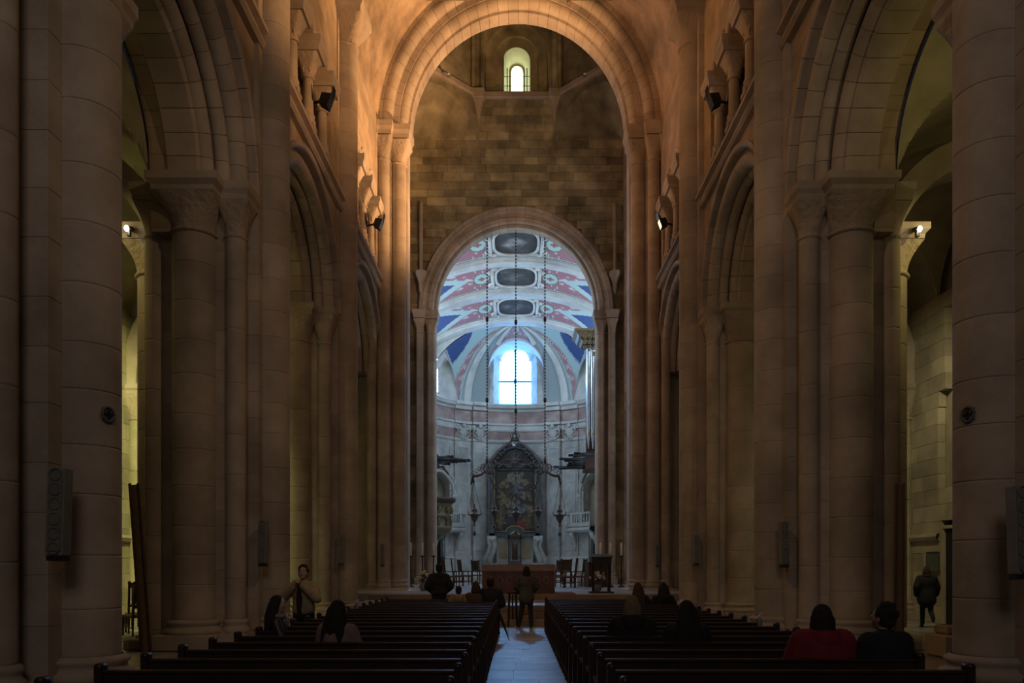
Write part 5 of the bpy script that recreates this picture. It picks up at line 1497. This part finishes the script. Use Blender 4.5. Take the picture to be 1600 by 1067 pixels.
# tall boards leaning in the aisles
for s, px in ((-1, 224), (1, 1412)):
    t = empty('leaning_board', (P(px, 900, 15.3).x - (.30 if s > 0 else 0), 15.1, .0)); tag(t, f'tall dark board leaning against the pier beside the {"left" if s < 0 else "right"} aisle', 'board')
    xb, xt = (.36, -.02) if s < 0 else (-.12, .06)
    m = MB(); m.bar((xb, -.42, .02), (xt, -.12, 3.22), .14, .045, up=(0, 1, .1)); ob('panel', m, 'brownboard', t)
    for e in (-.08, .08):
        r = MB(); r.bar((xb + e, -.44, .0), (xt + e, -.14, 3.25), .035, .06); ob('edge_batten', r, 'oak', t)
# chairs stacked in the left aisle and a stone block in the right aisle
for k, (x, y, yaw, l) in enumerate(((-9.35, 19.0, .6, 'dark wooden chair in the left aisle beside the nearest column'), (-9.0, 18.3, .9, 'dark wooden chair in the left aisle, closer to the pews'))):
    chancel_chair(807 + x * 1200 / y, y, 0, yaw, l, False)
bk_ = empty('stone_block', (7.95, 14.1, 0)); tag(bk_, 'low brown stone block at the foot of the second right pier', 'block')
ob('slab', MB().box(-.35, .55, -.5, .2, 0, .40, c=.03), 'stone', bk_); ob('upper_slab', MB().box(-.2, .35, -.3, .15, .40, .56, c=.03), 'stone', bk_)

# ------------------------------------------------------------------ pews
PW = 2.72
def pew_proto():
    t = empty('pew')
    h = PW / 2
    m = MB(); m.box(-h, h, -.025, .025, .64, .80, c=.012); m.box(-h, h, -.035, .045, .795, .825, c=.008); ob('back_rail', m, 'wood', t)
    ob('lower_rail', MB().box(-h, h, -.015, .02, .48, .56, c=.01), 'wood', t)
    ob('seat', MB().box(-h, h, .0, .40, .405, .44, c=.010), 'wood', t)
    ob('kneeler', MB().box(-h + .05, h - .05, -.16, -.05, .15, .185, c=.01), 'wood', t)
    bp = MB(); bp.box(-.03, .03, -.045, .045, 0, .85, c=.01)
    bp.tube([(0, -.044, .85), (0, .044, .85)], .031, 12)
    me = bp.mesh('back_post'); me.materials.append(M['wood'])
    fp = MB(); fp.lathe([(.028, 0), (.024, .06), (.03, .2), (.022, .34), (.03, .40), (.022, .5), (.026, .6)], 8)
    me2 = fp.mesh('front_post'); me2.materials.append(M['wood'])
    for x in (-h - .02, h + .02):
        ob('back_post', me, None, t, (x, 0, 0)); ob('front_post', me2, None, t, (x, .38, 0))
        ob('arm_rail', MB().box(x - .03, x + .03, -.02, .42, .58, .62, c=.008), 'wood', t)
        ob('foot_rail', MB().box(x - .022, x + .022, -.16, .38, .10, .145, c=.006), 'wood', t)
    ob('middle_post', MB().box(-.025, .025, -.03, .36, 0, .42, c=.006), 'wood', t)
    return t
ROWS = [5.2 + .73 * k for k in range(20)]
proto = pew_proto(); first = True
for k, y in enumerate(ROWS):
    for s in (-1, 1):
        o = proto if first else copy_tree(proto); first = False
        o.location = ((-.42 - .05 - PW / 2 - .0) if s < 0 else (.70 + .05 + PW / 2), y, 0)
        n = 20 - k
        tag(o, f'dark wooden pew {"left" if s < 0 else "right"} of the aisle, {num(k + 1) + " row from the viewer" if k < 10 else num(n) + " row from the altar"}', 'pew', 'rows of dark pews')

# pump bottles and leaflets at the outer ends of the pews
def pump(px, py, Y, z, label):
    p = P(px, py, Y); t = empty('pump_bottle', (p.x, Y, z)); tag(t, label, 'bottle', 'pump bottles on the pew ends')
    ob('bottle', MB().lathe([(.03, 0), (.032, .02), (.032, .09), (.02, .115), (.011, .12), (.011, .135)], 12), 'plastic', t)
    ob('pump_head', MB().lathe([(.014, .13), (.014, .15), (.005, .155), (.005, .175)], 10).bar((-.008, 0, .178), (.045, 0, .175), .014, .01), 'white', t)
def leaflet(px, Y, z, label, rz=.3):
    t = empty('leaflet', (P(px, 900, Y).x, Y, z), rz); tag(t, label, 'leaflet', 'white leaflets on the pews')
    m = MB(); m.add([(-.10, -.07, .002), (.10, -.07, .002), (.10, .07, .002), (-.10, .07, .002), (-.10, -.06, .05), (.10, -.06, .045)], [(0, 1, 2, 3), (3, 2, 5, 4), (0, 3, 2, 1), (4, 5, 2, 3)]); ob('sheet', m, 'white', t)
S1, S2 = 5.2 + .73 * 7, 5.2 + .73 * 13
pump(448, 968, S1 + .0, .826, 'pump bottle on the pew end before the man in the yellow jacket')
pump(558, 940, S2 + .0, .826, 'pump bottle on the pew end near the third left pier')
pump(1064, 941, S2, .826, 'pump bottle on the pew end beside the two distant seated women')
pump(1187, 966, S1, .826, 'pump bottle on the pew end at the second right pier')
leaflet(455, S1 - .52 + .73, .441, 'white leaflet on the pew seat by the dark-haired woman in profile')
leaflet(566, S2 + .15, .441, 'white leaflet on the pew seat near the third left pier')
leaflet(1180, S1 + .15, .441, 'white leaflet on the pew seat near the second right pier', -.4)
leaflet(200, 5.2 + .18, .441, 'white leaflet on the nearest left pew seat', .2)
hb = empty('handbag', (-2.62, 9.72, .44), .3); tag(hb, 'small pale grey handbag on the pew beside the woman in profile', 'handbag')
ob('body', MB().box(-.14, .14, -.07, .07, 0, .24, c=.05), 'plastic', hb); ob('strap', MB().tube([(-.11, 0, .2), (-.08, 0, .36), (.08, 0, .36), (.11, 0, .2)], .01, 6), 'greymetal', hb)

# ------------------------------------------------------------------ people
M['skin'] = plain('skin', (.46, .30, .22), rough=.55, var=.05)
def cloth(name, col, rough=.85): 
    if name not in M: M[name] = plain(name, col, rough=rough, var=.18, scale=14, bump=.1)
    return name
BAKE = []
def fused(name, mb, mat, parent, vox, smooth=4):
    """one continuous skin over overlapping tapered forms"""
    me = mb.mesh(name); me.materials.append(M[mat])
    o = bpy.data.objects.new(name, me); COL.objects.link(o); o.parent = parent
    r = o.modifiers.new('remesh', 'REMESH'); r.mode = 'VOXEL'; r.voxel_size = vox; r.use_smooth_shade = True
    sm = o.modifiers.new('smooth', 'SMOOTH'); sm.iterations = smooth; sm.factor = .5
    BAKE.append(o); return o

def hand(mb, w, d, side, palm_n, curl=.5, k=1.0):
    """palm and five unequal bent fingers; d points from the wrist to the fingers, palm_n out of the palm"""
    d = Vector(d).normalized(); n = Vector(palm_n); n = (n - d * n.dot(d)).normalized(); x = d.cross(n) * side
    w = Vector(w); c = w + d * .045
    rt = Matrix((x, n, d)).transposed()
    mb.ell(c, (.040 * k, .016 * k, .052 * k), 10, 8, 0, rt)
    for q, (off, L) in enumerate(((-.029, .062), (-.010, .076), (.010, .080), (.029, .070))):
        a = w + d * .085 + x * off; b = a + (d * cos(curl * .5) + n * sin(curl * .5)) * L * .5; e = b + (d * cos(curl * 1.5) + n * sin(curl * 1.5)) * L * .5
        mb.capsule(a, .0095, b, .0085, 7); mb.capsule(b, .0085, e, .0072, 7)
    a = w + d * .025 + x * .030; b = a + (x * .7 + d * .6 + n * .25).normalized() * .038; e = b + (x * .15 + d * .8 + n * .5).normalized() * .032
    mb.capsule(a, .0125, b, .0105, 7); mb.capsule(b, .0105, e, .0085, 7)

def person(label, loc, yaw, pose='sit', top=('coat', (.02, .02, .03)), bottom=('trousers_dark', (.012, .012, .018)), hair=('dark_hair', (.012, .008, .007)), style='short',
           arms=None, scale=1.0, turn=0.0, tilt=0.0, hood=False, scarf=None, coat_len=0.0, vox=.014, cap=None, bulk=.0, legs=None, lean=0.0, inner=None, backpack=None):
    root_mb = MB(); V = Vector
    if pose == 'sit':
        pel = V((0, 0, .54)); chest = V((0, .02 + lean * .5, .86)); neck = V((0, .0 + lean, 1.05)); shz = .985
        hip = [V((-.09, .0, .53)), V((.09, .0, .53))]; knee = [V((-.11, .39, .50)), V((.11, .39, .50))]; ank = [V((-.12, .24, .09)), V((.12, .24, .09))]
        sh = [V((-.172, .0 + lean, shz)), V((.172, .0 + lean, shz))]
        elb = [V((-.25, .05 + lean, .73)), V((.25, .05 + lean, .73))]; wri = [V((-.12, .28, .64)), V((.12, .28, .64))]
    else:
        pel = V((0, 0, .92)); chest = V((0, .0, 1.24)); neck = V((0, -.005, 1.43)); shz = 1.365
        hip = [V((-.095, 0, .90)), V((.095, 0, .90))]; knee = [V((-.11, .02, .49)), V((.11, .02, .49))]; ank = [V((-.12, -.02, .085)), V((.12, -.02, .085))]
        sh = [V((-.178, 0, shz)), V((.178, 0, shz))]
        elb = [V((-.25, -.03, 1.11)), V((.25, -.03, 1.11))]; wri = [V((-.25, .09, .87)), V((.25, .09, .87))]
    if arms:
        for i in (0, 1):
            if arms[i]: elb[i], wri[i] = V(arms[i][0]), V(arms[i][1])
    if legs:
        for i in (0, 1): knee[i], ank[i] = V(legs[i][0]), V(legs[i][1])
    toe = [a + V((.012 * (-1 if i == 0 else 1), .15, -.045)) for i, a in enumerate(ank)]
    if legs and len(legs[0]) > 2: toe = [V(l[2]) for l in legs]
    hd = neck + V((0, .025, .155))
    RH = Matrix.Rotation(turn, 3, 'Z') @ Matrix.Rotation(tilt, 3, 'X')
    H = lambda x, y, z: hd + RH @ V((x, y, z))
    t = None
    # body ------------------------------------------------------------
    b = MB()
    b.ell(pel, (.16, .112, .13), 14, 10); b.ell(pel.lerp(chest, .5), (.145, .10, .17), 14, 10); b.ell(chest, (.168, .115, .19), 14, 10)
    [b.capsule(neck - V((0, 0, .04)), .058, q, .055) for q in sh]; b.capsule(chest, .09, neck, .06); b.capsule(neck - V((0, 0, .03)), .055, hd - V((0, .015, .05)), .052)
    b.ell(hd, (.074, .095, .112), 18, 14, 0, RH); b.ell(H(0, .035, -.055), (.052, .058, .062), 12, 9, 0, RH)
    b.capsule(H(0, .088, .015), .012, H(0, .106, -.022), .016, 8); b.capsule(H(-.038, .082, .032), .012, H(.038, .082, .032), .012, 8)
    b.capsule(H(-.02, .088, -.052), .009, H(.02, .088, -.052), .009, 8); b.ell(H(0, .080, -.088), (.022, .02, .018), 8, 6)
    for e in (-1, 1): b.ell(H(e * .074, -.005, -.005), (.012, .022, .034), 8, 6, 0, RH); b.ell(H(e * .04, .066, -.025), (.022, .02, .022), 8, 6)
    for i, e in enumerate((-1, 1)):
        b.capsule(hip[i], .085, knee[i], .056); b.capsule(knee[i], .056, knee[i].lerp(ank[i], .4) , .052); b.capsule(knee[i].lerp(ank[i], .4), .052, ank[i], .036)
        b.capsule(ank[i] - V((0, .03, .03)), .036, toe[i], .030)
        b.capsule(sh[i], .055, elb[i], .042); b.capsule(elb[i], .042, wri[i], .028)
        d = (wri[i] - elb[i]).normalized(); pn_ = V((-e * .8, .3, -.4))
        if pose == 'sit' and not (arms and arms[i]): d = V((-e * .3, .9, -.2)); pn_ = V((0, 0, -1))
        hand(b, wri[i], d, e, pn_, .5)
    body = fused('person', b, 'skin', None, vox, 2)
    body.location = loc; body.rotation_euler = (0, 0, yaw); body.scale = (scale,) * 3
    tag(body, label, 'person')
    # face details
    for e in (-1, 1):
        ey = MB(); ey.ell(H(e * .032, .083, .012), (.013, .010, .009), 8, 6, 0, RH); ob('eye', ey, 'white', body)
        ir = MB(); ir.ell(H(e * .032, .0915, .012), (.006, .004, .006), 8, 5, 0, RH); ob('iris', ir, 'black', body)
        eb = MB(); eb.capsule(H(e * .018, .094, .036), .005, H(e * .050, .082, .038), .004, 6); ob('eyebrow', eb, cloth(*hair), body)
    lp = MB(); lp.capsule(H(-.018, .097, -.053), .006, H(.018, .097, -.053), .006, 7); M.setdefault('lips', plain('lips', (.36, .15, .13), rough=.5)); ob('mouth', lp, 'lips', body)
    # trousers ----------------------------------------------------------
    m = MB(); m.ell(pel - V((0, 0, .02)), (.175, .128, .13), 14, 10)
    for i in (0, 1):
        m.capsule(hip[i], .100, knee[i], .072); m.capsule(knee[i], .072, ank[i] + V((0, 0, .02)), .058)
    fused('trousers', m, cloth(*bottom), body, .018)
    for i in (0, 1):
        m = MB(); m.capsule(ank[i] - V((0, .035, .035)), .046, toe[i], .042, 10); m.capsule(ank[i], .045, ank[i] - V((0, .02, .03)), .046, 10); fused('shoe', m, cloth('dark_shoe_leather', (.015, .013, .013)), body, .014)
    # jacket --------------------------------------------------------------
    k = .028 + bulk; m = MB()
    m.ell(pel + V((0, 0, .03 if pose == 'sit' else .07)), (.16 + k, .112 + k, .15), 14, 10); m.ell(pel.lerp(chest, .5), (.148 + k, .105 + k, .19), 14, 10); m.ell(chest, (.168 + k, .115 + k, .20 + k * .5), 14, 10)
    [m.capsule(neck - V((0, 0, .055)), .056 + k * .6, q, .050 + k * .75) for q in sh]; m.capsule(chest + V((0, 0, .1)), .08 + k, neck - V((0, .0, .025)), .060 + k * .6)
    if coat_len:
        m.capsule(pel, .15 + k, pel - V((0, 0, coat_len)), .16 + k, 14); m.capsule(pel + V((-.06, 0, 0)), .10 + k, pel + V((-.08, 0, -coat_len)), .11 + k, 12); m.capsule(pel + V((.06, 0, 0)), .10 + k, pel + V((.08, 0, -coat_len)), .11 + k, 12)
    for i in (0, 1):
        m.capsule(sh[i], .052 + k * .75, elb[i], .050 + k * .7); m.capsule(elb[i], .050 + k * .7, wri[i] - (wri[i] - elb[i]).normalized() * .02, .036 + k * .5)
    fused('jacket', m, cloth(*top), body, .018)
    if inner:
        m = MB(); m.ell(chest + V((0, .080 + k, -.11)), (.055, .075, .32), 10, 9); fused('shirt_front', m, cloth(*inner), body, .014)
    if hood:
        m = MB(); m.capsule(neck + V((-.09, -.06, .0)), .055, neck + V((.09, -.06, .0)), .055); m.ell(neck + V((0, -.10, -.06)), (.13, .075, .12), 12, 9); fused('hood', m, cloth(*top), body, .018)
    if scarf:
        m = MB(); m.tube([neck + V((.095 * cos(2 * pi * q / 14), .09 * sin(2 * pi * q / 14), .005)) for q in range(15)], .042, 8); fused('scarf', m, cloth(*scarf), body, .016)
    if backpack:
        m = MB(); m.ell(chest + V((0, -.19 - k, -.08)), (.15, .09, .24), 14, 10); m.ell(chest + V((0, -.26 - k, -.16)), (.11, .05, .12), 12, 8); fused('backpack', m, cloth(*backpack), body, .018)
    # hair ------------------------------------------------------------------
    m = MB(); hm = cloth(*hair)
    m.ell(H(0, -.018, .022), (.086, .096, .104), 16, 12, 0, RH)
    m.ell(H(0, -.035, -.02), (.084, .080, .085), 14, 10, 0, RH)
    if style == 'long':
        dn = neck + V((0, -.085, -.26)); m.capsule(H(0, -.055, -.02), .082, neck + V((0, -.07, -.02)), .085, 12); m.capsule(neck + V((0, -.07, -.02)), .085, dn, .062, 12)
        for e in (-1, 1):
            m.capsule(H(e * .065, -.01, .0), .034, neck + V((e * .09, -.03, .0)), .048, 10); m.capsule(neck + V((e * .09, -.03, 0)), .048, neck + V((e * .10, -.05, -.2)), .035, 10)
            m.capsule(H(e * .05, -.05, .0), .06, neck + V((e * .085, -.085, -.06)), .062, 10); m.capsule(neck + V((e * .085, -.085, -.06)), .062, neck + V((e * .105, -.105, -.30)), .045, 10)
    elif style == 'bob':
        m.capsule(H(0, -.05, -.02), .086, H(0, -.05, -.10), .084, 12)
        for e in (-1, 1): m.capsule(H(e * .066, -.008, .0), .034, H(e * .078, -.02, -.11), .038, 10); m.capsule(H(e * .05, -.06, -.02), .05, H(e * .06, -.06, -.13), .045, 10)
    elif style == 'tousled':
        r = random.Random(int(loc[0] * 100)); 
        for q in range(16):
            a, e2 = r.uniform(0, 2 * pi), r.uniform(-.2, 1.4); m.ell(H(.078 * cos(a) * cos(e2), -.022 + .085 * sin(a) * cos(e2) - .01, .03 + .095 * sin(e2)), .03, 8, 6)
    # keep the face free
    o = fused('hair', m, hm, body, .013, 3)
    # cut hair in front of the face with a mesh bound: push front vertices back
    for v in o.data.vertices:
        l = RH.transposed() @ (V(v.co) - hd)
        if l.y > .052 and l.z < .055 and abs(l.x) < .075: 
            l.y = .045; v.co = hd + RH @ l
    if cap:
        m = MB(); m.ell(H(0, -.012, .065), (.092, .108, .062), 16, 10, 0, RH); m.ell(H(0, .09, .055), (.07, .06, .012), 12, 6, 0, RH); fused('cap', m, cloth(*cap), body, .012, 2)
    return body

row = lambda k: 5.2 + .73 * k
# standing and walking figures
person('man in a pale yellow jacket standing at the left pews, hands raised to his chin', (-3.42, 12.35, 0), pi - .25, 'stand', ('pale_yellow_jacket', (.34, .27, .16)), ('dark_blue_jeans', (.010, .011, .020)), style='tousled',
       arms=[((-.31, .12, 1.16), (-.07, .19, 1.38)), ((.31, .12, 1.16), (.06, .20, 1.36))], turn=.35, tilt=.12, vox=.009, bulk=.015, inner=('dark_shirt', (.02, .012, .012)), coat_len=0, scale=.965)
person('woman in a grey jacket and blue jeans standing in the aisle before the altar steps', (.27, 20.55, 0), .06, 'stand', ('grey_jacket', (.075, .068, .066)), ('navy_jeans', (.012, .016, .045)), style='bob', vox=.010, coat_len=.10, bulk=.012, scale=.965,
       legs=[((-.13, .04, .48), (-.21, .03, .085)), ((.11, 0, .49), (.12, -.10, .085))], arms=[((-.30, .05, 1.13), (-.20, .22, .95)), ((.29, .04, 1.13), (.20, .2, .96))])
person('man in a dark padded jacket standing with his back turned at the front left pew', (-1.98, 19.62, 0), .1, 'stand', ('dark_padded_jacket', (.016, .015, .018)), hood=True, style='short', bulk=.04, scale=1.0, arms=[((-.29, .02, 1.12), (-.16, .2, .98)), ((.29, .02, 1.12), (.16, .2, .98))], cap=('black_wool_cap', (.012, .011, .012)))
person('person in a dark coat walking away along the right aisle towards the doorway', (10.95, 20.5, 0), -.35, 'stand', ('navy_coat', (.010, .011, .020)), ('black_trousers', (.010, .010, .013)), ('brown_hair', (.05, .028, .016)), 'bob', vox=.010, coat_len=.16, bulk=.03, scarf=('dark_scarf', (.022, .014, .012)), scale=.965,
       legs=[((-.09, .10, .50), (-.09, .14, .085)), ((.10, .04, .48), (.11, -.34, .26), (.11, -.30, .12))], arms=[((-.27, -.12, 1.13), (-.26, .02, .90)), ((.27, .06, 1.12), (.27, .2, .90))])
# seated figures
person('young woman with long dark hair in profile, leather jacket, seated on a left pew', (-3.08, row(6) + .17, -.035), -pi / 2 + .25, 'sit', ('black_leather_jacket', (.012, .013, .018), .45), style='long', vox=.009, turn=-.15, scale=.98, lean=.03,
       scarf=('pale_scarf', (.22, .20, .20)), arms=[((-.24, .14, .76), (-.12, .40, .72)), ((.24, .12, .76), (.10, .40, .70))])
person('woman with long dark hair and pale pink coat seated on a left pew, back turned', (-1.96, row(4) + .17, -.035), -.35, 'sit', ('pale_pink_coat', (.22, .155, .15)), style='long', bulk=.02, lean=.05, scale=.98, turn=-.1)
person('blonde woman in a black hooded jacket seated on a right pew', (1.36, row(5) + .17, -.035), .0, 'sit', ('black_hooded_jacket', (.010, .010, .012)), hair=('blonde_hair', (.17, .135, .08)), style='bob', hood=True, bulk=.04, scale=1.0)
person('woman with long dark hair in a black jacket seated beside the blonde woman', (1.84, row(4) + .17, -.035), .05, 'sit', ('black_jacket', (.009, .010, .014)), style='long', bulk=.02, scale=.98, tilt=.05)
person('long-haired woman in grey on a distant right pew, left one of a pair', (2.58, row(15) + .17, -.03), .1, 'sit', ('dark_grey_coat', (.02, .018, .022)), hair=('brown_hair', (.05, .028, .016)), style='long')
person('hooded person in black on a distant right pew, right one of a pair', (3.12, row(15) + .17, -.03), .1, 'sit', ('black_coat', (.010, .009, .012)), style='long', hood=True)
person('person in a bright red padded jacket seated near on the right pews', (2.72, row(2) + .17, -.035), .05, 'sit', ('red_padded_jacket', (.17, .007, .014)), hair=('dark_hair', (.012, .008, .007)), style='bob', hood=True, bulk=.075, scale=1.0)
person('person in a dark navy coat seated right beside the red jacket', (3.28, row(2) + .17, -.035), .25, 'sit', ('dark_navy_coat', (.008, .009, .015)), style='tousled', bulk=.04, turn=.3, scale=1.0)
person('child in a beige hooded coat sitting at the front left', (-1.34, row(17) + .17, .02), .0, 'sit', ('beige_coat', (.27, .17, .11)), style='short', hood=True, scale=.88)
person('woman with brown hair and brown coat seated on a front left pew', (-.94, row(17) + .17, -.03), .0, 'sit', ('brown_coat', (.075, .045, .035)), hair=('brown_hair', (.05, .028, .016)), style='bob')
person('man in navy with flat cap seated at the aisle end of a left pew', (-.60, row(17) + .17, .02), -.1, 'sit', ('navy_jacket', (.010, .011, .022)), style='short', bulk=.035, cap=('dark_flat_cap', (.035, .022, .018)), scale=1.03)
um = empty('umbrella', (-.40, row(16) + .25, 0)); tag(um, 'closed dark umbrella leaning at the aisle end of a left pew', 'umbrella')
ob('canopy', MB().tube([(.22, -.15, .06), (.10, -.05, .38), (-.02, .05, .68)], [.008, .035, .03], 8), cloth('navy_umbrella', (.008, .012, .035)), um)
ob('tip', MB().tube([(.24, -.17, .0), (.22, -.15, .06)], .006, 6), 'iron', um); ob('handle', MB().tube([(-.02, .05, .68), (-.06, .09, .80), (-.02, .10, .84), (.02, .08, .80)], .011, 6), 'wood', um)

# freeze the figures into plain meshes
bpy.context.view_layer.update()
dg = bpy.context.evaluated_depsgraph_get()
new = [(o, bpy.data.meshes.new_from_object(o.evaluated_get(dg))) for o in BAKE]
for o, me in new:
    me.polygons.foreach_set('use_smooth', [True] * len(me.polygons))
    if not me.materials and o.data.materials: me.materials.append(o.data.materials[0])
    o.modifiers.clear(); o.data = me
